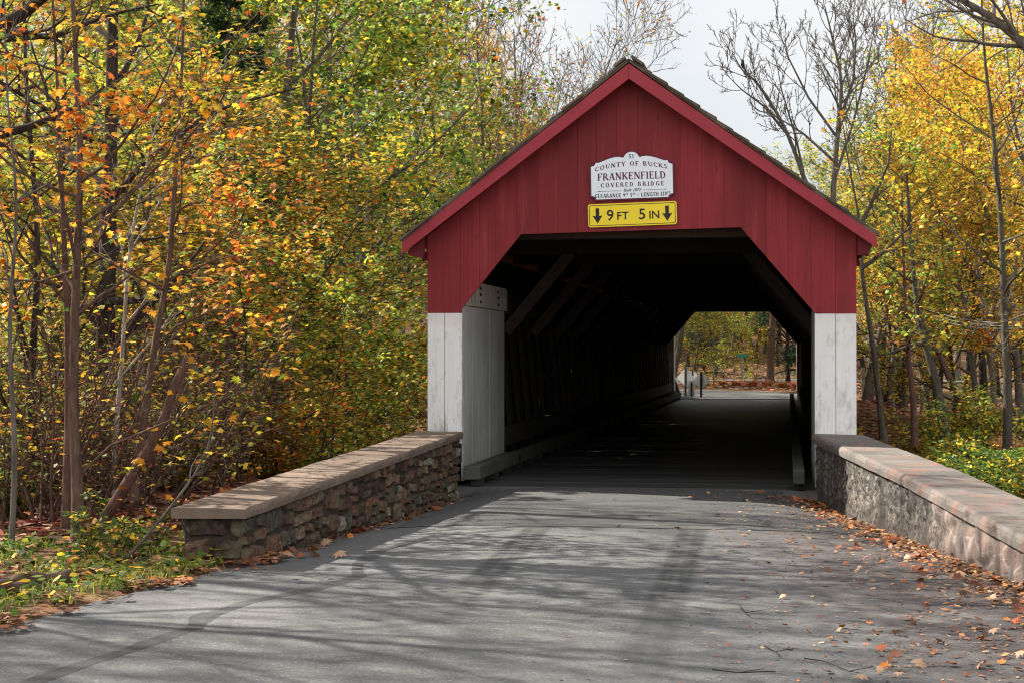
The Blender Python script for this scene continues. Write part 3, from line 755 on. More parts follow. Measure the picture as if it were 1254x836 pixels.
# ------------------------------------------------------------------ stone walls
def pillow_stones(rects, origin, ex, ez, en, rs):
    """rects (u0,u1,v0,v1); face on the plane origin+u*ex+v*ez, bulging along en -> one V,F"""
    V=[];F=[]; nu,nv=9,7
    for (u0,u1,v0,v1) in rects:
        bul=rs.uniform(.006,.03); sk=rs.uniform(-.25,.25); base=len(V); sd=rs.random()*100
        tl=rs.uniform(-.02,.02)
        for j in range(nv):
            for i in range(nu):
                s,t=i/(nu-1),j/(nv-1)
                ed=(1-abs(2*s-1)**14)*(1-abs(2*t-1)**14)
                # rounded, uneven outline
                cu=(s-.5)*(1-.07*abs(2*t-1)**3); cv=(t-.5)*(1-.10*abs(2*s-1)**3)
                u=(u0+u1)/2+cu*(u1-u0)*.97; v=(v0+v1)/2+cv*(v1-v0)*.96+sk*cu*(v1-v0)
                u+=.020*mnoise.noise((u*7,v*7,sd)); v+=.017*mnoise.noise((u*7,v*7,sd+9))
                n_=bul*(ed**.7)+tl*(s-.5)*ed+.02*mnoise.noise((u*13,v*13,sd))*ed+.009*mnoise.noise((u*31,v*31,sd))*ed-.03*(1-ed)
                V.append(tuple(origin+ex*u+ez*v+en*n_))
        for j in range(nv-1):
            for i in range(nu-1):
                a=base+j*nu+i; F.append((a,a+1,a+nu+1,a+nu))
    return V,F
def rubble(u0,u1,v0,v1,rs,tw):
    w,hh=u1-u0,v1-v0; lim=tw((u0+u1)/2)*rs.uniform(.7,1.3)
    if w<=lim and hh<=lim*rs.uniform(.28,.5): return [(u0,u1,v0,v1)]
    if w/max(hh,1e-6)>rs.uniform(1.6,2.6):
        c=lerp(u0,u1,rs.uniform(.32,.68)); return rubble(u0,c,v0,v1,rs,tw)+rubble(c,u1,v0,v1,rs,tw)
    c=lerp(v0,v1,rs.uniform(.34,.66)); return rubble(u0,u1,v0,c,rs,tw)+rubble(u0,u1,c,v1,rs,tw)
def courses(L,zlow,zhigh,rs,big=0.0,smin=.10,smax=.36):
    out=[]; z=zlow
    while z<zhigh(0)+.02 if callable(zhigh) else z<zhigh:
        hh=rs.choice((.05,.07,.085,.1,.13,.17)); u=-rs.uniform(0,.1)
        while u<L:
            w=rs.uniform(smin,smax)*(.7+hh*3); top=zhigh(min(max(u+w/2,0),L))
            v0,v1=z+rs.uniform(-.008,.008),z+hh+rs.uniform(-.006,.006)
            if rs.random()<.16 and hh<.11: v1+=hh*.8
            if v0<top-.03: out.append((max(u,0),min(u+w-.012,L),v0,min(v1,top)))
            u+=w
        z+=hh
    return [r for r in out if r[1]-r[0]>.04]
# west wall ------------------------------------------------
a=Vector((A_l.x,A_l.y+.0,0)); bb=Vector((B_l.x,B_l.y,0))
a=bb+(a-bb)*1.0
t_end=(D-.0-bb.y)/(a.y-bb.y); a=bb+(a-bb)*t_end      # run on to the portal plane
ex=(a-bb).normalized(); LW=(a-bb).length; en=Vector((ex.y,-ex.x,0)); ez=Vector((0,0,1)); TH=.46
topB=onY(281,621,bb.y-.05).z; 
def ztop(u): return lerp(topB,Zc,u/LW)-.075
lw=empty('stone_wall',(bb.x,bb.y,0),0,'low rubble stone wall with brown coping beside the leafy roadside trees','wall')
rs=random.Random(21)
cells=[]
HW=ztop(LW/2)+.08
for (u0,u1,v0,v1) in rubble(0,LW,0,HW,rs,lambda u: lerp(.56,.27,min(1,u/(LW*.7)))):
    m_=lambda u,v: lerp(-.20,ztop(u),v/HW)
    um=(u0+u1)/2; cells.append((u0+.004,u1-.004,m_(um,v0)+.003,m_(um,v1)-.003))
V,F=pillow_stones(cells,bb,ex,ez,en,rs)
off=len(V)
V2,F2=pillow_stones(courses(TH,-.08,lambda u:ztop(0),rs,smin=.16,smax=.4),bb-en*TH,en,ez,-ex,rs); F+=[tuple(i+off for i in f) for f in F2]; V+=V2; off=len(V)
V2,F2=pillow_stones([(r[0],r[1],r[2]*3-.2,r[3]*3-.2) for r in courses(LW,-.1,lambda u:.25,rs,smin=.3,smax=.7)],bb-en*TH,ex,ez,-en,rs); 
V2=[(x,y,min(z,.42)) for x,y,z in V2]; F+=[tuple(i+off for i in f[::-1]) for f in F2]; V+=V2
me=bpy.data.meshes.new('stonework'); me.from_pydata(V,[],F); me.update()
o=link('stonework',me,M['stone'],lw); me.transform(Matrix.Translation(-lw.location))
c=MB(); n0=.012
poly=lambda u,z: bb+ex*u
V=[];F=[]
core=MB()
pts=[(0.02,-.6),(LW,-2.0),(LW,ztop(LW)+.01),(0.02,ztop(0)+.01)]
core.prism([bb+ex*u+ez*z-en*.016 for u,z in pts],-en*(TH-.024)); core.build('mortar_core',M['mortar'],lw)
def coping(parent,segs,mat,ztop_fn,ex,en,org,TH,ov,th,rs,nseg=10,lip=.012):
    """slabs along the wall top with slightly uneven edges; segs: list of (u0,u1)"""
    mb=MB()
    for (u0,u1) in segs:
        nu=max(4,int((u1-u0)/.12)); ring=[]
        V=[];F=[]
        prof=[(ov,-th+.0),(ov+.006,-th*.5),(ov,-lip),(ov-lip,0),(-TH-ov+lip,0),(-TH-ov,-lip),(-TH-ov,-th)]
        m=len(prof)
        for i in range(nu+1):
            u=lerp(u0,u1,i/nu)
            for (n_,z_) in prof:
                e=.013*mnoise.noise((u*4,n_*7,z_*9))+.008*mnoise.noise((u*19,n_*23,z_*30))
                V.append(org+ex*u+en*(n_+e)+Vector((0,0,ztop_fn(u)+z_+e*.8)))
        for i in range(nu):
            for j in range(m):
                F.append((i*m+j,(i+1)*m+j,(i+1)*m+(j+1)%m,i*m+(j+1)%m))
        F.append(tuple(range(m))); F.append(tuple(range(nu*m,(nu+1)*m))[::-1])
        mb.add(V,F)
    return mb.build('coping',mat,parent)
cp_top=lambda u: lerp(topB,Zc,u/LW)
coping(lw,[(-.08,2.95),(2.956,LW-.03)],M['cope_brown'],cp_top,ex,en,bb,TH,.055,.078,rs)
# east wall ------------------------------------------------
ra=Vector((Rp[0].x+.0,Rp[0].y,0)); rb=Vector((Rp[1].x,Rp[1].y,0)); dirR=(rb-ra).normalized()
ra=ra+dirR*((D-ra.y)/dirR.y); ex=dirR; en=Vector((ex.y,-ex.x,0)); 
if en.x>0: en=-en
LR=(rb-ra).length+2.6; LRv=(rb-ra).length
zk=onY(1254,652,rb.y).z; zmid=onY(1120,583,lerp(D,rb.y,.58)).z
def cz(u):
    return float(np.interp(u,[0,LRv*.58,LRv,LR],[Zc,lerp(Zc,zk,.45),zk,zk-.1]))
rw=empty('stone_wall',tuple(ra),0,'low rendered stone wall with grey slab coping edged by drifts of fallen leaves','wall')
nu,nv=int(LR/.028),30; V=np.zeros(((nu+1)*(nv+1),3)); idx=0
for i in range(nu+1):
    u=LR*i/nu; tp=cz(u)-.085
    for j in range(nv+1):
        z=lerp(-.25,tp,j/nv); p=ra+ex*u
        yb=p.y; wgt=1/(1+math.exp(-(yb-14.6+1.2*mnoise.noise((yb*.9,z*2,0)))*4))
        r1=.028*mnoise.noise((u*9,z*9,1))+.026*mnoise.noise((u*22,z*22,3))+.02*abs(mnoise.noise((u*16,z*12,5)))
        q=Vector((u*2.4,z*3.6,4)); dd=mnoise.voronoi(q)[0]; edge=dd[1]-dd[0]
        r2=.04*min(1,edge*3)+.012*mnoise.noise((u*5,z*6,8))+.006*mnoise.noise((u*30,z*30,8))
        n_=lerp(r2,r1,wgt)+.05*max(0,.15-z)
        V[idx]=p+en*n_+ez*z; idx+=1
I=np.arange((nu+1)*(nv+1)).reshape(nu+1,nv+1)
F=np.stack([I[:-1,:-1],I[:-1,1:],I[1:,1:],I[1:,:-1]],-1).reshape(-1,4)
V-=np.array(ra); me=np_mesh('stonework',V,[F],True); link('stonework',me,M['stucco'],rw)
core=MB(); core.prism([ra+ex*u+ez*z-en*.02 for u,z in ((0,-2),(LR,-1.2),(LR,cz(LR)-.08),(LRv*.58,cz(LRv*.58)-.08),(0,cz(0)-.08))],-en*(TH-.02)); core.build('mortar_core',M['mortar'],rw)
coping(rw,[(.02,1.55),(1.556,2.72),(2.726,LR*.58),(LR*.58+.006,LR*.79),(LR*.79+.006,LR)],M['cope_grey'],cz,ex,en,ra,TH,.06,.10,random.Random(31),lip=.022)
# far wing wall beyond the bridge, western side
fwall=empty('stone_wall',(-3.95,DF+.05,0),0,'sloping stone wing wall at the far mouth of the bridge by the white marker','wall')
b=MB(); b.prism([(-4.3,DF+.05,-.5),(-4.3,DF+3.2,-.5),(-4.3,DF+3.2,.12),(-4.3,DF+1.6,.45),(-4.3,DF+.05,.75)],(.42,0,0)); b.build('stonework',M['mortar'],fwall)
b=MB()
b.prism([(-4.36,DF+.05,.752),(-4.36,DF+1.6,.452),(-4.36,DF+3.25,.122),(-4.36,DF+3.25,.20),(-4.36,DF+1.6,.53),(-4.36,DF+.05,.83)],(.54,0,0)); b.build('coping',M['cope_brown'],fwall)

# ------------------------------------------------------------------ vegetation generator
def grow(P,Rd,Ln,k,tmin,tmax,ang,ratio,n,upb,wob,rr,env=None,az0=None,rg=rng,minr=.002):
    """children of every branch: P (B,n0,3), Rd (B,n0), Ln (B) -> (B*k,n,3),(B*k,n),(B*k)"""
    B,n0,_=P.shape
    t=tmin+(tmax-tmin)*(np.arange(k)[None,:]+rg.random((B,k)))/k
    f=t*(n0-1); i0=np.clip(f.astype(int),0,n0-2); w=(f-i0)[...,None]
    bi=np.arange(B)[:,None]
    p=P[bi,i0]*(1-w)+P[bi,i0+1]*w
    r0=Rd[bi,i0]*(1-w[...,0])+Rd[bi,i0+1]*w[...,0]
    tan=P[bi,i0+1]-P[bi,i0]; tan/=np.linalg.norm(tan,axis=-1,keepdims=True)+1e-9
    ref=np.where(np.abs(tan[...,2:3])<.9,np.array([0,0,1.0]),np.array([1.0,0,0]))
    a=np.cross(tan,ref); a/=np.linalg.norm(a,axis=-1,keepdims=True)+1e-9; b=np.cross(tan,a)
    az=(np.arange(k)[None,:]*2.4+rg.random((B,1))*6.28+rg.normal(0,.5,(B,k)))[...,None]
    an=np.radians(ang+rg.normal(0,ang*.18,(B,k)))[...,None]
    d=np.cos(an)*tan+np.sin(an)*(np.cos(az)*a+np.sin(az)*b)
    L=Ln[:,None]*ratio*rg.uniform(.7,1.25,(B,k))
    if env is not None: L=L*env((t-tmin)/max(1e-6,tmax-tmin))
    else: L=L*(1-.45*(t-tmin)/max(1e-6,(1-tmin)))
    p=p.reshape(-1,3); d=d.reshape(-1,3); L=L.reshape(-1); r0=np.minimum(r0.reshape(-1)*rr,L*.045+.002)
    out=np.zeros((B*k,n,3)); rad=np.zeros((B*k,n)); out[:,0]=p
    for j in range(n):
        rad[:,j]=np.maximum(r0*(1-.85*j/(n-1)),minr)
        if j:
            d=d+np.array([0,0,upb])/(n-1)*2+rg.normal(0,wob,(B*k,3)); d/=np.linalg.norm(d,axis=1,keepdims=True)
            out[:,j]=out[:,j-1]+d*(L/(n-1))[:,None]
    return out,rad,L
def tubes(P,Rd,k):
    B,n,_=P.shape
    tan=np.gradient(P,axis=1); tan/=np.linalg.norm(tan,axis=-1,keepdims=True)+1e-9
    ref=np.zeros((B,1,3)); m=np.abs(tan.mean(1)[:,2])<.85; ref[m,0]=(0,0,1); ref[~m,0]=(1,0,0)
    a=np.cross(tan,ref); a/=np.linalg.norm(a,axis=-1,keepdims=True)+1e-9; b=np.cross(tan,a)
    th=np.arange(k)*2*np.pi/k
    V=P[:,:,None,:]+Rd[:,:,None,None]*(np.cos(th)[None,None,:,None]*a[:,:,None,:]+np.sin(th)[None,None,:,None]*b[:,:,None,:])
    I=np.arange(B*n*k).reshape(B,n,k); J=np.roll(I,-1,axis=2)
    F=np.stack([I[:,:-1],J[:,:-1],J[:,1:],I[:,1:]],-1).reshape(-1,4)
    return V.reshape(-1,3),F
def merge(parts):
    Vs=[];Fs=[];o=0
    for V,F in parts: Vs.append(V);Fs.append(F+o);o+=len(V)
    return np.concatenate(Vs),Fs
LEAF={
'maple':(np.array([(0,0),(.30,-.10),(.22,.14),(.56,.30),(.30,.48),(.36,.66),(.13,.60),(0,1.05),(-.13,.60),(-.36,.66),(-.30,.48),(-.56,.30),(-.22,.14),(-.30,-.10)],float),True),
'oval':(np.array([(0,0),(.26,.25),(.30,.55),(.13,.85),(0,1.0),(-.13,.85),(-.30,.55),(-.26,.25)],float),False),
'lobed':(np.array([(0,0),(.36,.08),(.30,.38),(.42,.62),(.12,.66),(0,1.0),(-.12,.66),(-.42,.62),(-.30,.38),(-.36,.08)],float),True),
'quad':(np.array([(0,0),(.32,.45),(0,1.0),(-.32,.45)],float),False),
'spray':(np.array([(0,0),(.10,.3),(.16,.6),(0,1.0),(-.16,.6),(-.10,.3)],float),False),
'blade':(np.array([(.03,0),(.022,.5),(0,1),(-.022,.5),(-.03,0)],float),False),
}
def leaves_at(p,size,shape,flat=.5,rg=rng,hang=0.0,curl=.25,dirs=None):
    N=len(p); sh,fan=LEAF[shape]; k=len(sh)
    nrm=rg.normal(0,1,(N,3)); nrm[:,2]=np.abs(nrm[:,2])*(1+flat*2)+flat; nrm/=np.linalg.norm(nrm,axis=1,keepdims=True)
    ax=rg.normal(0,1,(N,3)) if dirs is None else dirs+rg.normal(0,.35,(N,3))
    ax[:,2]-=hang
    ax-=nrm*(ax*nrm).sum(1,keepdims=True); ax/=np.linalg.norm(ax,axis=1,keepdims=True)+1e-9
    sd=np.cross(ax,nrm); s=size*rg.uniform(.6,1.25,(N,1))
    pts=[sd*sh[j,0]*s+ax*sh[j,1]*s - nrm*(curl*(sh[j,0]**2+.35*(sh[j,1]-.4)**2))*s*2 for j in range(k)]
    V=np.stack(pts,1)+p[:,None,:]
    if fan:
        c=(ax*.42*s)+p; V=np.concatenate([V,c[:,None,:]],1); m=k+1
        I=np.arange(N)[:,None]*m
        F=np.concatenate([np.stack([I[:,0]+j,I[:,0]+(j+1)%k,I[:,0]+k],1) for j in range(k)],0)
        return V.reshape(-1,3),[F]
    I=np.arange(N)[:,None]*k+np.arange(k)[None,:]
    if shape=='quad':
        F=np.concatenate([I[:,[0,1,2]],I[:,[0,2,3]]],0); return V.reshape(-1,3),[F]
    return V.reshape(-1,3),[I]
def along(P,m,t0,rg,jit):
    B,n,_=P.shape; t=rg.uniform(t0,1,(B,m)); f=t*(n-1); i=np.clip(f.astype(int),0,n-2); w=(f-i)[...,None]; bi=np.arange(B)[:,None]
    q=P[bi,i]*(1-w)+P[bi,i+1]*w; d=P[bi,i+1]-P[bi,i]
    q=q+rg.normal(0,jit,q.shape); return q.reshape(-1,3), (d/(np.linalg.norm(d,axis=-1,keepdims=True)+1e-9)).reshape(-1,3)
def envround(t): return .45+.75*np.sin(np.pi*np.clip(t*.82+.14,0,1))
def envcone(t): return 1.08-.95*t
def envup(t): return .9-.25*t
def trunk_path(height,lean,wob,n,seed):
    r=np.random.default_rng(seed); p=np.zeros((n,3)); d=np.array([lean,r.normal(0,.03),1.0])
    for j in range(1,n):
        d=d+np.append(r.normal(0,wob,2),0); d=d+np.array([-lean*.05,0,.12]); d/=np.linalg.norm(d); p[j]=p[j-1]+d*height/(n-1)
    return p
def make_tree(seed,path,r0,limbs,lv2,lv3,leaf=None,tmin=.3,ang=55,ratio=.42,env=envround,upb=.25,wob=.13,leafn=0,lsize=.1,lshape='lobed',jit=.06,flat=.5,lt0=.15,r2=.42,r3=.42,hang=.1,rtop=.12,sides=10,extra=None,minr=.003,ang2=48,leafdens=1.0):
    """returns (trunk mesh, crown mesh or None); leaves grow on the last twigs"""
    rg=np.random.default_rng(seed); path=np.asarray(path,float); n=len(path)
    seg=np.linalg.norm(np.diff(path,axis=0),axis=1).sum()
    tt=np.linspace(0,1,n); rad=r0*(1-(1-rtop)*tt**.8); rad[0]*=1.35
    P0=path[None];R0=rad[None];L0=np.array([seg])
    parts=[tubes(P0,R0,sides)]
    srcs=[(P0,R0,L0)]
    if extra:
        for (ep,er) in extra:
            ep=np.asarray(ep,float); L=np.linalg.norm(np.diff(ep,axis=0),axis=1).sum(); rr_=er*(1-.8*np.linspace(0,1,len(ep)))
            parts.append(tubes(ep[None],rr_[None],7)); srcs.append((ep[None],rr_[None],np.array([L])))
    last=[]
    for si,(Pq,Rq,Lq) in enumerate(srcs):
        kk=limbs if si==0 else max(4,limbs//2)
        P1,R1,L1=grow(Pq,Rq,Lq,kk,tmin if si==0 else .2,.99,ang if si==0 else 45,ratio if si==0 else .5,8,upb,wob,.55,env if si==0 else None,rg=rg,minr=minr)
        parts.append(tubes(P1,R1,5))
        P2,R2,L2=grow(P1,R1,L1,lv2,.22,1,ang2,r2,6,upb*.8,wob*1.15,.6,rg=rg,minr=minr); parts.append(tubes(P2,R2,4))
        if lv3:
            P3,R3,L3=grow(P2,R2,L2,lv3,.2,1,46,r3,4,upb*.5,wob*1.3,.6,rg=rg,minr=minr*.8); parts.append(tubes(P3,R3,3))
            last.append(P3); 
            if leafn: last.append(P2[:,:4])
        else: last.append(P2)
    V,F=merge(parts); tm=np_mesh('trunk',V,F,True)
    cm=None
    if leafn and leaf is not None:
        Q=[];Dd=[]
        for P in last:
            q,d=along(P,leafn,lt0,rg,jit); keep=rg.random(len(q))<leafdens; Q.append(q[keep]);Dd.append(d[keep])
        Q=np.concatenate(Q);Dd=np.concatenate(Dd)
        V,F=leaves_at(Q,lsize,lshape,flat,rg,hang,dirs=Dd); cm=np_mesh('crown',V,F)
    return tm,cm
class Kind:
    def __init__(s,name,cat,tm,cm,bm,lm,pn=('trunk','crown')):
        s.name,s.cat,s.pn=name,cat,pn; s.tm,s.cm=tm,cm
        tm.materials.append(bm)
        if cm: cm.materials.append(lm)
    def put(s,x,y,label,group=None,sc_=1.0,rz=None,z=None,name=None,lean=(0,0),sz=None):
        o=empty(name or s.name,(x,y,hz(x,y)-.06 if z is None else z),rng.random()*6.28 if rz is None else rz,label,s.cat,group)
        o.rotation_euler[0]=lean[0]; o.rotation_euler[1]=lean[1]
        o.scale=(sc_,sc_,(sz or 1)*sc_)
        if s.tm: link(s.pn[0],s.tm,None,o)
        if s.cm: link(s.pn[1],s.cm,None,o)
        return o
    def at(s,px,Y,label,group=None,sc_=1.0,**k):
        p=onY(px,432,Y); return s.put(p.x,Y,label,group,sc_,**k)
def pathpx(pts,Y,base=None,dy=0):
    """photo polyline lifted to the upright plane y=Y -> points relative to the first one"""
    P=[onY(px,py,Y+dy*i) for i,(px,py) in enumerate(pts)]
    # resample smoothly
    P=np.array([tuple(p) for p in P]); t=np.linspace(0,len(P)-1,max(10,len(P)*3)); i=np.clip(t.astype(int),0,len(P)-2); f=t-i
    def cr(a,b,c,d,f): return .5*((2*b)+(-a+c)*f+(2*a-5*b+4*c-d)*f**2+(-a+3*b-3*c+d)*f**3)
    Q=np.array([cr(P[max(k-1,0)],P[k],P[k+1],P[min(k+2,len(P)-1)],ff) for k,ff in zip(i,f)])
    return Q-Q[0],Vector(P[0])

# ---- tree kinds
K={}
def kind(key,name,cat,bm,lm,pn=('trunk','crown'),**kw):
    tm,cm=make_tree(**kw); K[key]=Kind(name,cat,tm,cm,M[bm],M[lm] if lm else None,pn)
kind('syc','sycamore_tree','tree','bark_pale','lf_yg',seed=1,path=trunk_path(17,.05,.05,14,1),r0=.24,limbs=20,lv2=8,lv3=6,leaf=1,leafn=9,lsize=.17,lshape='lobed',jit=.12,tmin=.16,ratio=.36,upb=.15)
kind('syc2','yellow_tree','tree','bark_grey','lf_yg',seed=2,path=trunk_path(14,-.06,.06,14,2),r0=.18,limbs=22,lv2=8,lv3=6,leaf=1,leafn=9,lsize=.15,lshape='lobed',jit=.12,tmin=.1,ratio=.36,upb=.1)
kind('amb','amber_understory_tree','tree','bark_dark','lf_amber',seed=3,path=trunk_path(10,.08,.07,14,3),r0=.12,limbs=24,lv2=9,lv3=6,leaf=1,leafn=10,lsize=.11,lshape='lobed',jit=.07,tmin=.06,ratio=.42,ang=72,upb=-.02,flat=1.0)
kind('gold','golden_tree','tree','bark_grey','lf_gold',seed=4,path=trunk_path(15,.04,.06,14,4),r0=.2,limbs=22,lv2=8,lv3=6,leaf=1,leafn=11,lsize=.15,lshape='quad',jit=.13,tmin=.2,ratio=.30,upb=.25)
kind('green','olive_green_tree','tree','bark_grey','lf_olive',seed=5,path=trunk_path(16,-.03,.05,14,5),r0=.2,limbs=20,lv2=8,lv3=6,leaf=1,leafn=11,lsize=.16,lshape='quad',jit=.14,tmin=.2,ratio=.30,upb=.25)
kind('slim','slender_tree','tree','bark_dark','lf_yg',seed=6,path=trunk_path(14,.03,.045,16,6),r0=.13,limbs=15,lv2=7,lv3=5,leaf=1,leafn=6,lsize=.14,lshape='quad',jit=.1,tmin=.38,ratio=.26,upb=.15)
kind('slim2','slender_tree','tree','bark_moss','lf_gold',seed=7,path=trunk_path(13,-.10,.06,16,7),r0=.14,limbs=15,lv2=7,lv3=5,leaf=1,leafn=6,lsize=.14,lshape='quad',jit=.1,tmin=.34,ratio=.28,upb=.15)
kind('bare','bare_tree','tree','bark_grey',None,seed=8,path=trunk_path(15,.03,.06,14,8),r0=.17,limbs=16,lv2=8,lv3=6,tmin=.3,ang=40,ratio=.42,env=envup,upb=.35,wob=.14,minr=.012)
kind('brown','sparse_brown_tree','tree','bark_grey','lf_brown',seed=9,path=trunk_path(15,-.04,.07,14,9),r0=.17,limbs=16,lv2=8,lv3=6,leaf=1,leafn=4,leafdens=.26,lsize=.12,lshape='lobed',jit=.08,tmin=.28,ang=45,ratio=.42,env=envup,upb=.3,minr=.011)
kind('con','evergreen_tree','evergreen','bark_dark','lf_conifer',seed=10,path=trunk_path(15,0,.015,14,10),r0=.18,limbs=60,lv2=9,lv3=5,leaf=1,leafn=7,lsize=.22,lshape='spray',jit=.04,tmin=.06,ang=80,ratio=.22,env=envcone,upb=-.12,wob=.06,flat=.9,r2=.45)
kind('under','understory_sapling','sapling','bark_brown','lf_yg',seed=11,path=trunk_path(6,.08,.08,12,11),r0=.05,limbs=18,lv2=7,lv3=5,leaf=1,leafn=7,lsize=.115,lshape='lobed',jit=.06,tmin=.08,ratio=.42,ang=60,upb=.05,flat=.9)
kind('under2','understory_sapling','sapling','bark_dark','lf_amber',seed=12,path=trunk_path(5.5,-.1,.09,12,12),r0=.05,limbs=18,lv2=7,lv3=5,leaf=1,leafn=7,lsize=.11,lshape='lobed',jit=.06,tmin=.06,ratio=.46,ang=65,upb=0,flat=.9)
def shrubk(key,name,lm,seed,hh,nst,size,leafn=9,lshape='oval',spread=.55,cat='shrub'):
    rg=np.random.default_rng(seed); P=[];
    n=6; out=np.zeros((nst,n,3)); d=rg.normal(0,spread,(nst,3)); d[:,2]=1; d/=np.linalg.norm(d,axis=1,keepdims=True); out[:,0,:2]=rg.normal(0,.12*hh,(nst,2))
    L=hh*rg.uniform(.6,1.15,nst)
    for j in range(1,n):
        d=d+rg.normal(0,.12,(nst,3)); d/=np.linalg.norm(d,axis=1,keepdims=True); out[:,j]=out[:,j-1]+d*(L/(n-1))[:,None]
    rad=np.linspace(.014,.005,n)[None].repeat(nst,0)*hh**.5
    P2,R2,L2=grow(out,rad,L,8,.15,1,50,.4,5,.1,.15,.6,rg=rg,minr=.003)
    P3,R3,L3=grow(P2,R2,L2,4,.2,1,50,.5,3,.1,.15,.6,rg=rg,minr=.002)
    V,F=merge([tubes(out,rad,5),tubes(P2,R2,3),tubes(P3,R3,3)]); tm=np_mesh('stem',V,F,True)
    q,dd=along(P3,leafn,.1,rg,.05); V,F=leaves_at(q,size,lshape,.8,rg,.1,dirs=dd); cm=np_mesh('foliage',V,F)
    K[key]=Kind(name,cat,tm,cm,M['bark_brown'],M[lm],('stem','foliage'))
shrubk('sh_g','leafy_shrub','lf_shrub',31,1.5,14,.10)
shrubk('sh_y','yellowing_shrub','lf_yg',32,1.7,13,.095)
shrubk('sh_a','amber_shrub','lf_amber',33,1.8,13,.09)
shrubk('sh_f','rust_fern_clump','lf_fern',34,.8,16,.12,7,'spray',.8,'fern')
shrubk('sh_s','seedling','lf_shrub',35,1.3,4,.15,3,'oval',.5,'seedling')

# ---- hero trees at the western verge
def hero(name,label,pts,Y,r0,bm,lm,seed,extra=None,dy=0.0,cat='tree',zbase=None,**kw):
    P,base=pathpx(pts,Y,dy=dy)
    ex2=[]
    for (ep,er) in (extra or []):
        q=[onY(px,py,Y) for px,py in ep]; q=np.array([tuple(v-base) for v in q]); ex2.append((q,er))
    args=dict(limbs=14,lv2=5,lv3=4,leaf=1 if lm else None,leafn=2 if lm else 0,leafdens=.30,lsize=.078,lshape='maple',jit=.03,tmin=.36,ang=58,ratio=.26,upb=.12,env=envround,minr=.0022,lt0=.5,flat=.7,hang=.25)
    args.update(kw)
    tm,cm=make_tree(seed,P,r0,extra=ex2,**args)
    k=Kind(name,cat,tm,cm,M[bm],M[lm] if lm else None)
    o=k.put(base.x,base.y,label,None,1.0,0.0,z=base.z); return o
hero('maple_sapling','straight brown maple sapling with thin orange leaves standing on the grassy verge',[(93,700),(95,600),(90,500),(93,350),(98,200),(93,80),(86,-70),(84,-160)],13.0,.062,'bark_brown','lf_maple',41,
     extra=[([(94,585),(135,545),(200,518),(290,482),(330,458)],.014),([(95,330),(50,345),(0,342),(-60,335)],.014),([(97,300),(150,250),(205,190),(262,60)],.016)],limbs=18)
hero('snapped_tree','reddish leaning trunk with a snapped top behind the log',[(84,702),(118,650),(150,600),(195,525),(215,470),(233,433)],13.6,.06,'bark_red',None,42,limbs=4,lv2=3,lv3=0,tmin=.6,ratio=.16,rtop=.55)
hero('maple_sapling','dark forked sapling rising behind the leaning reddish trunk',[(163,612),(172,540),(190,420),(206,330),(213,240),(222,100),(226,-60),(228,-150)],14.6,.045,'bark_brown','lf_maple',43,
     extra=[([(180,440),(215,400),(262,380),(320,372)],.016),([(205,335),(245,318),(290,280),(318,215)],.014)],limbs=16)
hero('rough_barked_tree','thick dark rough barked tree directly behind the straight sapling',[(112,640),(118,560),(126,450),(131,330),(136,150),(140,-100),(142,-250)],18.0,.20,'bark_dark','lf_amber',44,limbs=16,leafn=4,lsize=.09,tmin=.35)
hero('rough_barked_tree','crooked black trunk with flaking bark at the edge of the woods',[(38,700),(35,640),(43,560),(38,470),(46,300),(32,100),(28,-100)],16.0,.085,'bark_dark','lf_gold',45,limbs=14,leafn=4,tmin=.3)
hero('bare_sapling','thin bare stem leaning over the end of the stone wall',[(112,722),(165,672),(232,590),(256,540),(262,490),(258,460)],11.9,.016,'bark_grey','lf_maple',46,limbs=6,lv2=3,lv3=2,leafn=1,leafdens=.25,ratio=.3,tmin=.3,minr=.0016)
hero('maple_sapling','slender grey sapling with glowing orange leaves beside the crooked black trunk',[(12,705),(18,560),(12,400),(20,250),(8,100),(5,-80)],12.4,.028,'bark_grey','lf_maple',47,limbs=16,leafn=3,
     extra=[([(14,250),(60,225),(110,170),(150,130)],.011)])
hero('maple_sapling','pale twiggy sapling fanning out with few orange leaves beyond the wall end',[(135,690),(140,560),(150,430),(160,300),(185,180),(210,80),(230,-20)],15.2,.03,'bark_pale','lf_maple',48,limbs=18,leafn=2,ang=45,
     extra=[([(140,470),(200,400),(245,330),(285,300)],.012)])
hero('old_limbed_tree','massive dark old tree reaching one thick limb over the saplings',[(-130,720),(-125,500),(-118,250),(-110,0),(-100,-250)],14.2,.30,'bark_dark','lf_gold',49,limbs=12,lv2=6,lv3=5,leafn=3,tmin=.5,ratio=.3,
     extra=[([(-118,150),(-40,60),(0,34),(35,12),(80,-25),(150,-80)],.10)])

hero('rough_barked_tree','dark red barked trunk pressed close behind the straight sapling',[(78,702),(82,600),(84,500),(82,380),(76,240),(70,100),(60,-80)],13.9,.055,'bark_red','lf_amber',50,limbs=10,leafn=3,lsize=.09,tmin=.4)
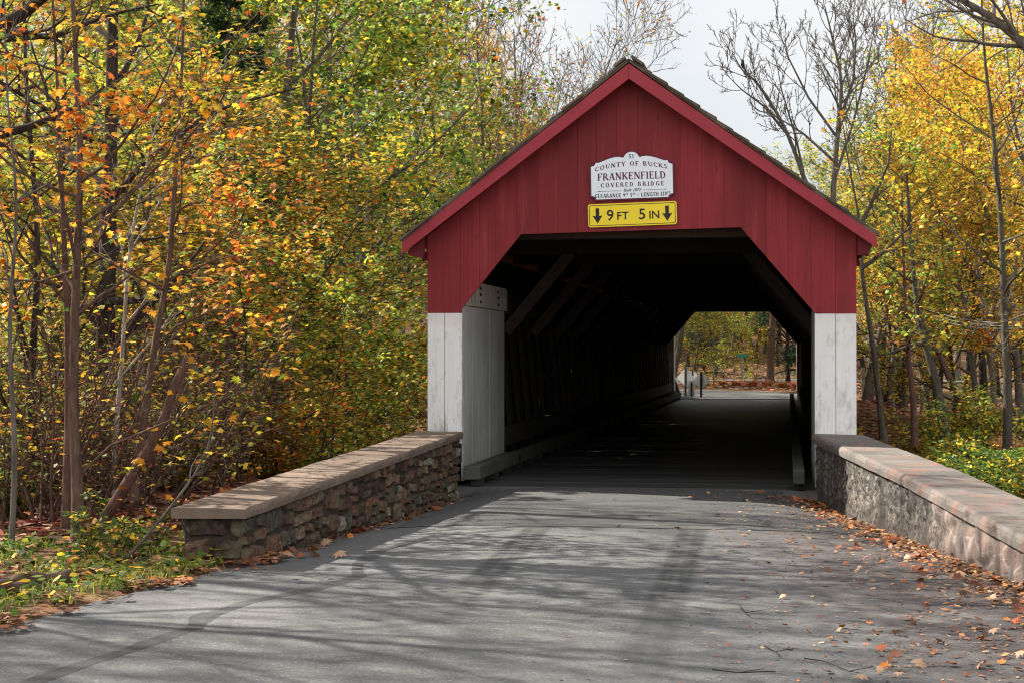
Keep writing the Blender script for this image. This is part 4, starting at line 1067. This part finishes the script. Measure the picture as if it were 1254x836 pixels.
# ---- west side woods: (kind, photo x of the base, distance, label, scale, [turn])
def woods(rows,group):
    for r in rows:
        k,px,Y,label=r[:4]; s=r[4] if len(r)>4 else 1.0
        K[k].at(px,Y,label,group,s,sz=r[5] if len(r)>5 else 1.0)
woods([
 ('amb',285,25,'dense amber tree layered low over the stone wall coping',.72),
 ('amb',255,27,'amber tree with drooping tiers behind the thin bare stem',.95),
 ('amb',180,30,'amber understory tree half hidden by the leaning reddish trunk',1.0),
 ('amb',60,26,'low amber tree filling the gap beside the straight sapling',.9),
 ('syc2',420,37,'yellow green tree crowding the white post of the bridge',.85),
 ('syc2',390,42,'yellow green tree standing between the amber trees and the bridge',1.0),
 ('syc2',468,46,'yellow green tree brushing the eave of the bridge roof',.8),
 ('syc2',20,36,'tall yellow tree glowing behind the crooked black trunk',1.0),
 ('syc',430,52,'tall pale limbed sycamore with thinning crown above the yellow trees',1.0),
 ('syc',495,62,'pale sycamore showing white limbs between the roof and the woods',.74),
 ('syc',340,50,'broad sycamore with green and gold leaves over the amber trees',1.1),
 ('syc',120,46,'sycamore with dense yellow crown behind the rough barked tree',1.05),
 ('green',265,44,'olive green tree towering at the top of the woods beside the evergreen',1.25),
 ('green',335,36,'olive tree hanging dark boughs over the amber trees',1.05),
 ('con',262,31,'dark evergreen rising alone among the golden trees',.82),
 ('con',150,56,'dusky evergreen hidden deep behind the saplings',1.0),
 ('gold',70,60,'golden tree on the slope above the rough barked trunks',1.2),
 ('slim',640,98,'thin tree in the far gap above the left roof slope',.95),
 ('brown',585,96,'thin brown tree on the far slope above the yellow crowns',1.0),
 ('gold',560,104,'small gold tree on the far slope beyond the roof',.8),
 ('gold',625,108,'low gold tree closing the gap above the roof slope',.62),
 ('gold',585,78,'rusty golden tree at the foot of the roof slope',.66),
 ('syc',470,84,'pale barked sycamore on the hillside behind the yellow crowns',1.1),
 ('green',410,92,'olive hillside tree seen between pale sycamore limbs',1.1),
 ('gold',200,88,'golden hillside tree behind the lone evergreen',1.3),
 ('syc2',-20,70,'yellow hillside tree under the thick old limb',1.3),
 ('gold',300,74,'gold crown topping the hillside over the broad sycamore',1.3),
],'autumn trees on the wooded creek bank')
woods([
 ('under',470,28,'yellow leaved sapling leaning out just beyond the wall coping',.75),
 ('under',395,23,'bright yellow sapling spilling over the middle of the stone wall',.62),
 ('under2',300,21,'amber sapling at the back of the stone wall near its pier',.62),
 ('under',455,33,'yellow green sapling beside the white boarded post',.9),
 ('under2',215,20,'copper sapling behind the pier of the stone wall',.7),
 ('under',75,21,'yellow sapling between the two dark rough trunks',.85),
 ('under2',-10,19,'amber sapling at the very edge of the verge woods',.8),
 ('under',150,24,'yellow sapling glowing behind the dark forked sapling',.9),
 ('under2',430,31,'amber sapling under the yellow green trees by the bridge',.85),
 ('under',330,33,'yellow sapling lighting the gap below the dense amber tree',.95),
],'saplings along the creek bank')
woods([
 ('brown',690,66,'nearly leafless brown tree rising behind the bridge roof ridge',.95),
 ('brown',610,62,'sparse brown leaved tree over the left slope of the roof',.95),
 ('bare',705,62,'bare tree close to the left of the roof ridge',.82),
 ('brown',640,54,'leaf flecked brown tree rising over the lower left roof slope',.74),
 ('bare',655,74,'bare grey tree between the brown trees above the roof',1.05),
 ('bare',560,86,'bare tree among thinning crowns at the edge of the sky',1.15),
 ('bare',725,84,'low bare tree beside the roof ridge against the sky',.86),
],'thinning trees against the sky behind the roof')

# ---- bare and leafy trees behind the eastern slope of the roof
hero('bare_tree','bare tree with a bird on its outstretched limb above the red roof',[(1012,560),(1008,400),(1000,262),(986,222),(965,166),(946,130),(926,101),(909,86),(897,65)],48,.11,'bark_grey',None,61,
     extra=[([(986,222),(975,170),(957,110),(948,60)],.04),([(965,166),(935,130),(908,110),(890,92)],.04)],limbs=12,lv2=5,lv3=4,tmin=.42,ang=38,ratio=.14,upb=.5,minr=.0085,env=envup)
hero('bare_tree','tall fan shaped bare tree standing clear against the sky',[(1010,560),(1016,380),(1020,245),(1027,150),(1030,100),(1020,50),(1010,8)],44,.12,'bark_grey',None,62,
     extra=[([(1022,220),(1045,150),(1060,90),(1072,30)],.045),([(1026,170),(990,120),(965,70),(955,40)],.04),([(1024,200),(985,165),(962,150),(945,140)],.04),([(1027,150),(1045,100),(1048,50),(1044,15)],.05)],limbs=16,lv2=6,lv3=4,tmin=.45,ang=38,ratio=.17,upb=.5,minr=.008,env=envup)
hero('forked_tree','crooked forked tree pressing close to the corner of the red eave',[(1082,540),(1070,430),(1057,345),(1053,275),(1040,205),(1032,150)],34,.07,'bark_moss','lf_gold',63,
     extra=[([(1054,330),(1078,312),(1100,292),(1122,270)],.05),([(1053,278),(1072,238),(1088,200),(1092,160)],.05)],limbs=10,lv2=5,lv3=4,tmin=.5,ang=45,ratio=.12,leafn=1,leafdens=.12,lsize=.12,minr=.006)
hero('grey_trunked_tree','tall mossy grey trunk beside the green shrubs past the wall end',[(1233,585),(1234,480),(1230,390),(1226,280),(1216,160),(1205,60),(1200,-60)],31,.10,'bark_moss','lf_gold',64,limbs=16,lv2=6,lv3=4,leafn=2,leafdens=.6,lsize=.12,lshape='lobed',tmin=.34,ratio=.2,minr=.004,jit=.08,
     extra=[([(1232,430),(1250,420),(1290,400)],.03)])
hero('leaning_grey_tree','mossy grey tree leaning across the front of the rail fence',[(1163,556),(1152,500),(1143,455),(1128,400),(1118,330),(1112,240),(1108,180)],40,.16,'bark_moss','lf_yg',65,limbs=16,lv2=7,lv3=5,leafn=2,leafdens=.6,lsize=.13,lshape='lobed',tmin=.35,ratio=.2,jit=.1,minr=.005)
hero('leaning_grey_tree','slanting brown tree crossing the leaning mossy trunk by the fence',[(1195,540),(1178,495),(1162,460),(1148,430),(1130,395),(1118,340)],43,.15,'bark_brown','lf_gold',66,limbs=12,lv2=7,lv3=5,leafn=4,lsize=.13,lshape='lobed',tmin=.5,ratio=.25,jit=.1,minr=.005)
hero('slim_pink_trunk','slim pinkish trunk rising out of the yellow shrubs beyond the wall',[(1120,545),(1118,490),(1113,440),(1110,390),(1106,300),(1104,200)],36,.085,'bark_red','lf_yg',67,limbs=14,lv2=6,lv3=5,leafn=2,leafdens=.7,lsize=.12,lshape='lobed',tmin=.4,ratio=.2,jit=.08,minr=.004)
hero('grey_trunked_tree','bare limbed tree sweeping grey twigs over the top of the golden crown',[(1330,640),(1325,400),(1310,200),(1280,90),(1225,30),(1160,-8),(1120,-20)],26,.16,'bark_grey','lf_maple',68,limbs=16,lv2=6,lv3=4,leafn=1,leafdens=.05,tmin=.5,ratio=.16,ang=45,minr=.004,
     extra=[([(1290,120),(1260,70),(1240,30),(1230,-20)],.03),([(1322,330),(1270,380),(1230,395),(1195,400)],.03)])
woods([
 ('gold',1215,52,'big orange gold tree billowing over the rail fence',.72),
 ('gold',1290,44,'deep gold tree crowding in from beyond the mossy trunk',.7),
 ('gold',1092,50,'orange tree peeping past the corner of the red eave',.50),
 ('green',1104,58,'broad olive green tree rising behind the bare trees',.84,.78),
 ('green',1170,96,'olive green tree behind the orange gold crown',1.1),
 ('syc2',1070,62,'yellow green tree beside the white corner post',.62),
 ('syc2',1230,76,'yellow tree behind the deep gold crown',.95),
 ('con',965,88,'small dark evergreen peeking above the roof slope',.66),
 ('con',1005,95,'dusky evergreen below the bare trees behind the roof',.62),
 ('syc2',1035,90,'pale yellow tree low behind the bare trunks and the roof',.62),
 ('bare',1062,56,'bare crown between the fan shaped tree and the olive green tree',.86),
 ('bare',1095,70,'bare twiggy tree tangled in front of the olive green crown',.98),
 ('bare',1140,60,'bare grey tree threaded through the orange gold leaves',.9),
 ('bare',875,105,'small bare treetop just clearing the roof slope',.78),
 ('amb',1240,58,'low amber tree behind the tall mossy grey trunk',.9),
 ('amb',1085,56,'low amber tree above the yellow shrubs near the post',.7),
 ('gold',1196,46,'round gold crown between the olive green tree and the mossy trunk',.54),
 ('gold',1248,47,'dense orange crown spreading behind the mossy grey trunk',.68),
 ('amb',1165,45,'low olive and amber tree over the slanting brown tree',.6),
 ('gold',1290,64,'golden tree rising past the mossy grey trunk',.85),
],'autumn trees east of the bridge')
sl=[(1078,58),(1092,64),(1100,52),(1128,72),(1138,82),(1150,62),(1168,76),(1178,60),(1190,84),(1202,68),(1212,56),(1222,80),(1245,66),(1252,90),(1062,72),(1110,90),(1160,98),(1235,100),(1205,104)]
for i,(px,Y) in enumerate(sl):
    K['slim' if i%3 else 'slim2'].at(px,Y,'slender dark trunk in the crowded woods around the rail fence','slender trunks around the rail fence',rng.uniform(.85,1.1),sz=.62 if px<1130 else .8)
# beyond the far portal
woods([
 ('slim2',822,72,'mottled pale trunk beside the far white portal post',1.2,.55),
 ('con',862,92,'bushy dark evergreen behind the diamond signs',.5),
],'trees seen through the bridge')
hero('stout_tree','stout brown trunk standing by the cross road seen through the bridge',[(943,468),(944.5,430),(946,390),(947,350),(948,300),(949,240)],82,.20,'bark_brown','lf_yg',71,limbs=14,lv2=6,lv3=4,leafn=4,leafdens=.8,lsize=.2,lshape='quad',tmin=.5,ratio=.3,jit=.15,minr=.01,rtop=.5)
ft=[(895,112),(905,120),(914,108),(920,126),(926,116),(932,134),(938,122),(952,112),(957,128),(962,116),(966,140),(972,122),(885,124),(875,116),(866,130),(858,118),(850,126),(842,112),(880,140),(900,146),(944,150),(980,110),(990,128),(1000,118),(1012,134),(1025,112),(1040,126)]
for i,(px,Y) in enumerate(ft):
    K['slim' if i%3 else 'slim2'].at(px,Y,'thin dark trunk in the leaf strewn woods beyond the cross road','thin trunks beyond the cross road',rng.uniform(.8,1.1),sz=.72)
# hillside woods closing the view
bk=[]
for i in range(34):
    px=-60+i*40+rng.uniform(-14,14); Y=rng.uniform(118,170)
    if 885<px<1000: continue
    if 560<px<1010: 
        K[['under','under2'][i%2]].at(px,min(Y,125),'low leafy tree closing the far woods behind the bridge','low trees in the far woods',1.0); continue
    K[['gold','syc2','green','syc'][i%4]].at(px,Y,'hazy crown far back in the hillside woods','crowns far back in the woods',rng.uniform(.95,1.25) if px<560 else rng.uniform(.75,.95))
for i in range(7):
    px=842+i*21; Y=rng.uniform(104,150)
    K[['under','under2','under'][i%3]].at(px,Y,'low leafy tree on the forest floor beyond the cross road','low trees beyond the cross road',rng.uniform(.7,1.0))
woods([
 ('under',874,80,'green sapling arching over the bank beside the diamond signs',.62),
 ('under',898,88,'yellow green sapling behind the green street sign',.6),
 ('under2',925,88,'low golden sapling between the street sign and the stout trunk',.5),
 ('under',850,78,'bright yellow sapling above the diamond signs',.7),
],'saplings at the road junction')
for px,Y,s,l in ((862,77.5,1.0,'rust coloured fern clump behind the taller diamond sign'),(884,79,1.1,'rust coloured fern clump in the leaves before the street sign'),(902,78,1.15,'rust coloured fern clump at the foot of the street sign pole'),(922,77,1.2,'rust coloured fern clump between street sign and stout trunk'),(940,75,1.25,'rust coloured fern clump under the stout brown trunk'),(958,73,1.2,'rust coloured fern clump past the stout brown trunk'),(975,72,1.2,'rust coloured fern clump at the end of the far bank')):
    K['sh_f'].at(px,Y,l,'rust ferns on the far bank',s*.45)
# shrubs
SH='shrubs beyond the eastern wall'
for k,px,Y,s,l in (('sh_y',1066,24,1.45,'yellow flecked shrub against the white corner post'),('sh_y',1090,26,1.5,'yellow flecked shrub behind the coping near the post'),('sh_g',1076,29,1.7,'green shrub deep behind the yellow flecked shrubs'),('sh_y',1116,27,1.3,'yellow shrub around the slim pinkish trunk'),('sh_a',1140,25,1.1,'amber shrub at the crook of the wall coping'),('sh_g',1158,22,.55,'small green shrub peeping over the coping'),
   ('sh_g',1182,17.5,.46,'green shrub with yellow tips pressing on the coping'),('sh_g',1204,16.5,.44,'green shrub bulging along the sloping coping'),('sh_g',1232,15.6,.46,'leafy green shrub under the mossy grey trunk'),('sh_g',1262,14.8,.46,'leafy green shrub where the wall leaves the picture'),('sh_a',1175,30,.9,'amber shrub before the rust coloured leaf litter'),('sh_y',1190,38,1.0,'low yellow shrub beneath the slanting brown tree'),('sh_y',1215,42,1.0,'golden shrub beneath the rail fence'),('sh_a',1130,42,1.1,'amber shrub under the leaning mossy tree'),('sh_a',1095,40,1.2,'amber shrub beyond the green shrubs'),('sh_f',1205,33,.9,'tawny fern bed between mossy trunk and amber shrub'),('sh_f',1180,44,1.0,'tawny fern bed under the rail fence'),('sh_f',1245,36,1.0,'tawny fern bed past the mossy grey trunk')):
    K[k].at(px,Y,l,SH,s)
for k,px,Y,s,l in (('sh_a',350,20.5,.7,'amber shrub pressing behind the stone wall'),('sh_y',430,22,.75,'yellow shrub behind the upper stone wall coping'),('sh_y',490,23.5,.7,'yellow shrub where the wall meets the bridge'),('sh_a',180,18,.75,'amber shrub under the forked sapling'),('sh_a',60,17,.7,'amber shrub among the verge trunks'),('sh_g',15,15,.45,'small green shrub at the edge of the verge'),('sh_s',150,12.4,.30,'leafy seedling with big pale leaves in front of the wall pier'),('sh_s',185,12.6,.34,'leafy seedling drooping beside the wall pier'),('sh_s',118,12.0,.4,'short leafy seedling beside the rotting log')):
    K[k].at(px,Y,l,'undergrowth along the western wall',s)
shrubk('twig','twiggy_shrub','lf_amber',36,2.2,16,.07,1,'lobed',.5)
for px,Y,s,l in ((30,14.5,.8,'twiggy brown shrub behind the fallen logs'),(70,15.8,1.0,'twiggy shrub between the straight sapling and the black trunk'),(120,15,.8,'twiggy shrub at the foot of the leaning reddish trunk'),(150,17,1.1,'twiggy shrub under the dark forked sapling'),(190,16,.9,'twiggy shrub behind the wall pier'),(225,18.5,1.1,'twiggy shrub tangled behind the near end of the coping'),(265,20,1.0,'twiggy shrub behind the middle of the coping'),(5,17,1.1,'twiggy shrub at the border of the verge woods'),(100,19,1.3,'twiggy shrub before the rough barked trunk'),(205,22,1.4,'tall twiggy shrub on the creek bank')):
    K['twig'].at(px,Y,l,'twiggy undergrowth on the western bank',s)
for px,Y,s,l in ((30,19,.9,'amber bush under the crooked black trunk'),(75,23,1.2,'wide amber bush deep on the western bank'),(240,24,1.1,'amber bush at the creek edge behind the wall')):
    K['sh_a'].at(px,Y,l,'undergrowth along the western wall',s)
# trees outside the frame to the west that throw the branch shadows on the road
for k,x,y,s,l in (('bare',-13.0,15.2,.9,'bare tree west of the road'),('bare',-16.5,11.2,1.0,'bare tree set back from the verge'),('brown',-20,16.5,1.0,'sparse brown tree set back in the western woods'),('bare',-11.0,8.6,.7,'bare tree at the roadside short of the verge'),('brown',-14.5,6.0,.95,'sparse brown tree at the roadside bend'),('slim',-24,12.0,1.1,'slender tree deep in the western woods'),('bare',-10.5,11.6,.7,'young bare tree close to the verge'),('brown',-17.5,14.2,1.05,'sparse brown tree among the western saplings'),('bare',-19,21,1.1,'bare tree on the creek bank west of the wall')):
    K[k].put(x,y,l,None,s)

# ------------------------------------------------------------------ far-side furniture
def diamond(px,py,Y,half,label):
    c=onY(px,py,Y); o=empty('diamond_sign',(c.x,Y,0.0),R(-27),label,'road sign','diamond signs seen from behind')
    b=MB(); pts=[]
    for a in range(4):
        t=R(45+90*a); 
    hh=half; r=.05
    poly=[]
    for a in range(4):
        t=R(90*a); cx,cz=(hh-r*1.4)*math.cos(t),(hh-r*1.4)*math.sin(t)
        for q in (-45,0,45): poly.append((cx+r*math.cos(t+R(q)),cz+r*math.sin(t+R(q))))
    b.prism([(x,-.005,c.z+z) for x,z in poly],(0,.005,0)); b.build('plate',M['alu'],o,0,False,False)
    b=MB(); b.box(-.035,.035,-.05,-.008,-.1,c.z+hh*.95); b.build('post',M['steel'],o,.004,False,False)
    return o
diamond(840,462,60.5,.37,'grey diamond sign back partly hidden by the far white post')
diamond(859,466,58.6,.33,'grey diamond sign back on a dark post in full view')
diamond(848.5,462,75,.36,'grey diamond sign back glimpsed between the two closer ones')
c=onY(847,473,59.2); mk=empty('object_marker',(c.x,59.2,0),0,'narrow pale marker plate on a short post by the wing wall','road sign')
b=MB(); b.box(-.11,.11,0,.006,c.z-.32,c.z+.2); b.build('plate',M['signwhite'],mk,0,False,False)
b=MB(); b.box(-.03,.03,-.045,-.002,-.1,c.z+.16); b.build('post',M['steel'],mk,0,False,False)
gr=empty('guard_rail',(-4.35,60.6,0),0,'pale guard rail end beside the marker plate beyond the bridge','guard rail')
for y,x in ((61,-4.1),(63,-4.6),(65,-5.4)): MB().box(x-.08,x+.08,y-.08,y+.08,-.2,.72).build('post',M['railwood'],gr)
b=MB(); b.tube([(-4.0,60.6,.55),(-4.5,63,.55),(-5.3,65,.55),(-6.2,67,.55)],.13,8); b.build('rail',M['alu'],gr)
c=onY(908.5,437.5,82); ss=empty('street_name_sign',(c.x,82,hz(c.x,82)),0,'small green street name blade on a grey pole across the junction','road sign')
z0=ss.location.z
b=MB(); b.tube([(0,0,-.1),(0,0,c.z-z0+.02)],.045,8); b.build('pole',M['galv'],ss,0,False,False)
b=MB(); b.box(-.24,.24,-.012,.012,c.z-z0-.02,c.z-z0+.17); b.build('blade',M['signgreen'],ss,.01,False,False)
b=MB(); b.box(-.16,.16,-.016,-.0125,c.z-z0+.05,c.z-z0+.10)
# split rail fence east of the road
fence=empty('rail_fence',(onY(1150,470,60).x,60,0),0,'weathered two rail wooden fence crossing the woods beyond the shrubs','fence')
f0=onY(1100,470,60).x; f1=onY(1215,470,60).x
b2=[]
xs=np.arange(f0-1.2,f1+6,2.0)
for i,x in enumerate(xs):
    yy=60+.4*math.sin(i*1.3); zg=hz(x,yy); b=MB(); b.box(x-.06,x+.06,yy-.06,yy+.06,zg-.2,zg+1.08+rng.uniform(-.05,.05)); b.build('post',M['railwood'],fence)
for zz in (.45,.86):
    b=MB()
    for i in range(len(xs)-1):
        y0=60+.4*math.sin(i*1.3);y1=60+.4*math.sin((i+1)*1.3)
        b.beam((xs[i]-.1,y0-.075,hz(xs[i],y0)+zz+rng.uniform(-.03,.03)),(xs[i+1]+.1,y1-.075,hz(xs[i+1],y1)+zz+rng.uniform(-.03,.03)),.05,.13)
    b.build('rail',M['railwood'],fence)
# pale cables sagging through the woods
for i,(a_,b_,l) in enumerate((((1138,380),(1320,399),'pale sagging cable uppermost of the three in the golden leaves'),((1142,386),(1320,400),'pale sagging cable between the two other cables'),((1146,391),(1320,401),'pale sagging cable lowest of the three in the golden leaves'))):
    A=onY(*a_,38.5);B=onY(*b_,30)
    pts=[A.lerp(B,t/12)-Vector((0,0,.16*math.sin(math.pi*t/12)*(1.2-t/12)+.0)) for t in range(13)]
    o=MB().tube(pts,.007,5).build('overhead_cable',M['cable']); tag(o,l,'cable','cables through the eastern woods')
# bird on the bare tree
bp_=onY(909,83.5,48)
bv=[]
def bird():
    prof=[(-.10,.0,.012),(-.06,.02,.03),(0,.05,.055),(.05,.09,.06),(.085,.14,.045),(.10,.175,.038),(.125,.19,.03),(.15,.19,.012),(.18,.185,.003)]
    m=MB().tube([(x,0,z-.0) for x,z,r in prof],[r for _,_,r in prof],8)
    m.tube([(-.08,0,.02),(-.2,0,-.09)],[.025,.018],6); m.tube([(.0,.015,.0),(.0,.015,-.03)],.005,4); m.tube([(.0,-.015,.0),(.0,-.015,-.03)],.005,4)
    o=m.build('bird',M['feather'],None,0,True); o.location=bp_; o.rotation_euler=(0,R(-35),R(200)); return tag(o,'small dark bird perched near the tip of a bare limb','bird')
bird()
# logs on the verge
def log(name,label,p0,p1,r):
    m=MB(); n=8; P=[Vector(p0).lerp(Vector(p1),i/n)+Vector((0,0,.02*math.sin(i*1.7))) for i in range(n+1)]
    m.tube(P,[r*(1+.12*math.sin(i*2.1)) for i in range(n+1)],10); o=m.build(name,M['log'],None,0,True); return tag(o,label,'log','rotting logs on the verge')
q0=onZ(-30,716,.06);q1=onZ(86,707,.05)
log('fallen_log','rotting brown log lying in front of the leaning trunk',q0,q1,.055)
q0=onZ(-40,722,.04);q1=onZ(40,716,.04)
log('fallen_log','shorter mossy log lying against the longer one',q0+Vector((0,-.05,0)),q1+Vector((0,-.05,0)),.05)

# ------------------------------------------------------------------ leaves, litter, grass
def leafmesh(shape,seed):
    rg=np.random.default_rng(seed); V,F=leaves_at(np.zeros((1,3)),1.0,shape,3.0,rg,0,curl=-.42 if seed%2 else .34)
    V=V-V.mean(0); V[:,2]-=V[:,2].min(); me=np_mesh('fallen_leaf',V,F); return me
lm=[]
for s in range(8):
    me=leafmesh(['maple','lobed','maple','lobed'][s%4],200+s); me.materials.append(M['dead'][s%4]); lm.append((me,s%4))
tone=['rusty red','bright orange','pale tan','dark brown']
def put_leaf(x,y,z,where,size):
    me,t=lm[rng.integers(len(lm))]
    o=bpy.data.objects.new('fallen_leaf',me); COL.objects.link(o); o.location=(x,y,z+.004+roadz(x,y)); o.rotation_euler=(rng.normal(0,.34),rng.normal(0,.34),rng.random()*6.28); o.scale=(size,size,size)
    tag(o,f'{tone[t]} fallen leaf {where}','leaf',f'{tone[t]} leaves {where}')
cnt=0
while cnt<150:    # drift along the foot of the eastern wall
    u=rng.uniform(.1,LR); p=ra+ex*u+en*(.05+abs(rng.normal(0,.26))); 
    put_leaf(p.x,p.y,.006+rng.random()*.02,'in the drift along the rendered wall',rng.uniform(.055,.10)); cnt+=1
cnt=0
while cnt<95:    # scattered over the eastern half of the road
    px=1254-abs(rng.normal(0,170)); py=rng.uniform(630,836); p=onZ(px,py)
    if p.x>xr(p.y)-.3: continue
    put_leaf(p.x,p.y,.006,'scattered on the open asphalt',rng.uniform(.045,.08)); cnt+=1
cnt=0
ex_l=(a-bb).normalized(); en_l=Vector((ex_l.y,-ex_l.x,0))
while cnt<55:
    u=rng.uniform(0,1)**1.3*LW*.8; p=bb+ex_l*u+en_l*(.05+abs(rng.normal(0,.14)))
    put_leaf(p.x,p.y,.006,'at the foot of the rubble wall',rng.uniform(.07,.12)); cnt+=1
# finer crumbs of leaf along both wall feet and on the ground
def litter(name,pts,size,shape,mat,flat=2.5,label=None):
    V,F=leaves_at(np.array(pts),size,shape,flat,np.random.default_rng(5),0,curl=.2); me=np_mesh(name,V,F); o=link(name,me,mat); return tag(o,label,None,None,'stuff')
pts=[]
for i in range(4200):
    u=rng.uniform(0,LR); w=abs(rng.normal(0,.2 if rng.random()<.75 else .8)); p=ra+ex*u+en*(.03+w); pts.append((p.x,p.y,.012+rng.random()*.03*max(0,1-w*2)+roadz(p.x,p.y)))
for i in range(420):
    u=rng.uniform(-.4,LW); w=abs(rng.normal(0,.09)); p=bb+ex_l*u+en_l*(.03+w); pts.append((p.x,p.y,.012+roadz(p.x,p.y)))
litter('leaf_crumbs',pts,.05,'quad',M['litter'])
for i in range(900):
    px=1254-abs(rng.normal(0,210)); py=rng.uniform(620,840); p=onZ(px,py)
    if p.x<xr(p.y)-.2: pts.append((p.x,p.y,.008+roadz(p.x,p.y)))
litter('leaf_crumbs',pts[-700:],.028,'quad',M['litter'])
pts=[]
for i in range(9000):    # verge
    y=rng.uniform(6.5,13.2); e_=rng.random()**1.1*3.2; x=xl(y)-e_+.12+.25*mnoise.noise((y*2.1,0,4))
    if mnoise.noise((x*2.3,y*2.3,2))<-.02+.25*rng.random(): continue
    z=hz(x,y)
    pts.append((x,y,max(z,-.03)+.02+rng.random()*.03))
litter('leaf_litter',pts,.075,'lobed',M['litter'])
pts=[]
for i in range(26000):
    if i%2: Y=rng.uniform(36,80); px=rng.uniform(1050,1290)
    else: Y=rng.uniform(12.5,60) if i%3 else rng.uniform(12.8,24); px=rng.uniform(-20,520)
    if Y<13.4 and px>215: continue
    p=onY(px,432,Y)
    if p.x>-5.2 and Y<24 and px<520: continue
    pts.append((p.x,Y,hz(p.x,Y)+.04))
litter('leaf_litter',pts,.16,'quad',M['litter'])
pts=[]
for i in range(14000):
    Y=rng.uniform(66,170); px=rng.uniform(820,1060); p=onY(px,432,Y)
    zz=hz(p.x,Y); pts.append((p.x,Y,zz+.06))
pts=[p for p in pts if not (88<p[1]<101) and not (p[0]>-24 and p[0]<2.5 and p[1]<76+(-p[0]-4)*.7 and p[1]>57 and p[1]<76-max(0,p[0]+4.5)*1.6)]
litter('leaf_litter',pts,.26,'quad',M['litter'])
# grass on the verge
gp=[]
for c in range(170):
    y=rng.uniform(7.5,12.9); x=xl(y)-.15-rng.random()**1.2*2.2
    for i in range(26): gp.append((x+rng.normal(0,.07),y+rng.normal(0,.07),max(hz(x,y),-.03)+.0))
gp=np.array(gp); rg=np.random.default_rng(77); N=len(gp)
up_=rg.normal(0,.35,(N,3)); up_[:,2]=1; up_/=np.linalg.norm(up_,axis=1,keepdims=True)
sd=np.cross(up_,rg.normal(0,1,(N,3))); sd/=np.linalg.norm(sd,axis=1,keepdims=True); hh=rg.uniform(.04,.13,(N,1)); bend=rg.normal(0,.05,(N,3)); bend[:,2]=-.02
V=np.stack([gp-sd*.004,gp+sd*.004,gp+up_*hh*.6+sd*.003,gp+up_*hh+bend,gp+up_*hh*.6-sd*.003],1).reshape(-1,3)
me=np_mesh('grass',V,[np.arange(N*5).reshape(N,5)]); tag(link('grass',me,M['grassblade']),None,None,None,'stuff')
gp=[]
for c in range(1700):
    y=rng.uniform(7.5,12.9); x=xl(y)-.1-rng.random()**1.2*2.2; gp.append((x,y,max(hz(x,y),-.03)+rng.uniform(.03,.14)))
V,F=leaves_at(np.array(gp),.07,'oval',1.2,np.random.default_rng(8),0); tag(link('ground_cover',np_mesh('ground_cover',V,F),M['lf_shrub']),None,None,None,'stuff')
# twigs on the asphalt
for i,(pp,l) in enumerate((([(872,822),(905,826),(950,824)],'thin dark twig lying across the asphalt'),([(935,793),(950,800),(955,806)],'short curled twig on the open asphalt'),([(985,808),(1010,812),(1040,824),(1052,826)],'forked twig among scattered leaves'),([(905,742),(912,752),(918,756)],'tiny bent twig on the pale asphalt'))):
    P=[onZ(x,y)+Vector((0,0,.012)) for x,y in pp]; m=MB().tube(P,[.0035,.003,.0025,.002][:len(P)],5)
    mid=P[len(P)//2]; m.tube([mid,mid+Vector((.12,.1,.006))],[.0022,.0012],4)
    tag(m.build('fallen_twig',M['bark_dark']),l,'twig','twigs on the road')

# ------------------------------------------------------------------ light and sky
SUN_EL,SUN_AZ=R(38),(-.94,.34)
w=bpy.data.worlds.new("World"); sc.world=w; w.use_nodes=True; nt=w.node_tree; nt.nodes.clear()
out=nt.nodes.new("ShaderNodeOutputWorld"); bg=nt.nodes.new("ShaderNodeBackground"); bg.inputs[1].default_value=.1
sky=nt.nodes.new("ShaderNodeTexSky"); sky.sky_type='NISHITA'; sky.sun_disc=False; sky.sun_elevation=SUN_EL; sky.sun_rotation=math.atan2(SUN_AZ[0],SUN_AZ[1])
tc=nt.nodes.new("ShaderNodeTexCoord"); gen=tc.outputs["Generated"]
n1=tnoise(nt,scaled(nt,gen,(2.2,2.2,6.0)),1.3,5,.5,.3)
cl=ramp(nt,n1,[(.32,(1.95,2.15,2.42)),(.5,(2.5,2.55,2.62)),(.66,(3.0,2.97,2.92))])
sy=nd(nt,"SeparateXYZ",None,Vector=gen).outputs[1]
cl=mixc(nt,nd(nt,"MapRange",{"interpolation_type":"SMOOTHSTEP"},Value=sy,From_Min=.15,From_Max=-.75).outputs[0],cl,(4.9,4.9,4.95))   # brightness added to the unseen sky behind the camera, lifting the shaded gable
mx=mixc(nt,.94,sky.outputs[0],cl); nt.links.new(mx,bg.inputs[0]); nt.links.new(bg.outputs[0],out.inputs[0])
sl_=bpy.data.lights.new("sun",'SUN'); sl_.energy=4.9; sl_.angle=R(.6); sl_.color=(1,.94,.84); so=bpy.data.objects.new("sun",sl_); COL.objects.link(so)
dv=Vector((SUN_AZ[0],SUN_AZ[1],0)).normalized()*math.cos(SUN_EL)+Vector((0,0,math.sin(SUN_EL)))
so.rotation_euler=dv.to_track_quat('Z','Y').to_euler(); so.location=(-30,10,30)
vs=sc.view_settings; sc.display_settings.display_device='sRGB'; vs.view_transform='Standard'; vs.look='None'; vs.exposure=1.68; vs.gamma=1; vs.use_curve_mapping=False
cy=sc.cycles; cy.max_bounces=6; cy.diffuse_bounces=3; cy.transmission_bounces=4; cy.transparent_max_bounces=8; cy.glossy_bounces=2
cy.use_denoising=True
sc.cycles.pixel_filter_type='BLACKMAN_HARRIS'; cy.filter_width=1.15
try: cy.denoiser='OPENIMAGEDENOISE'
except Exception: pass
cy.sample_clamp_indirect=6
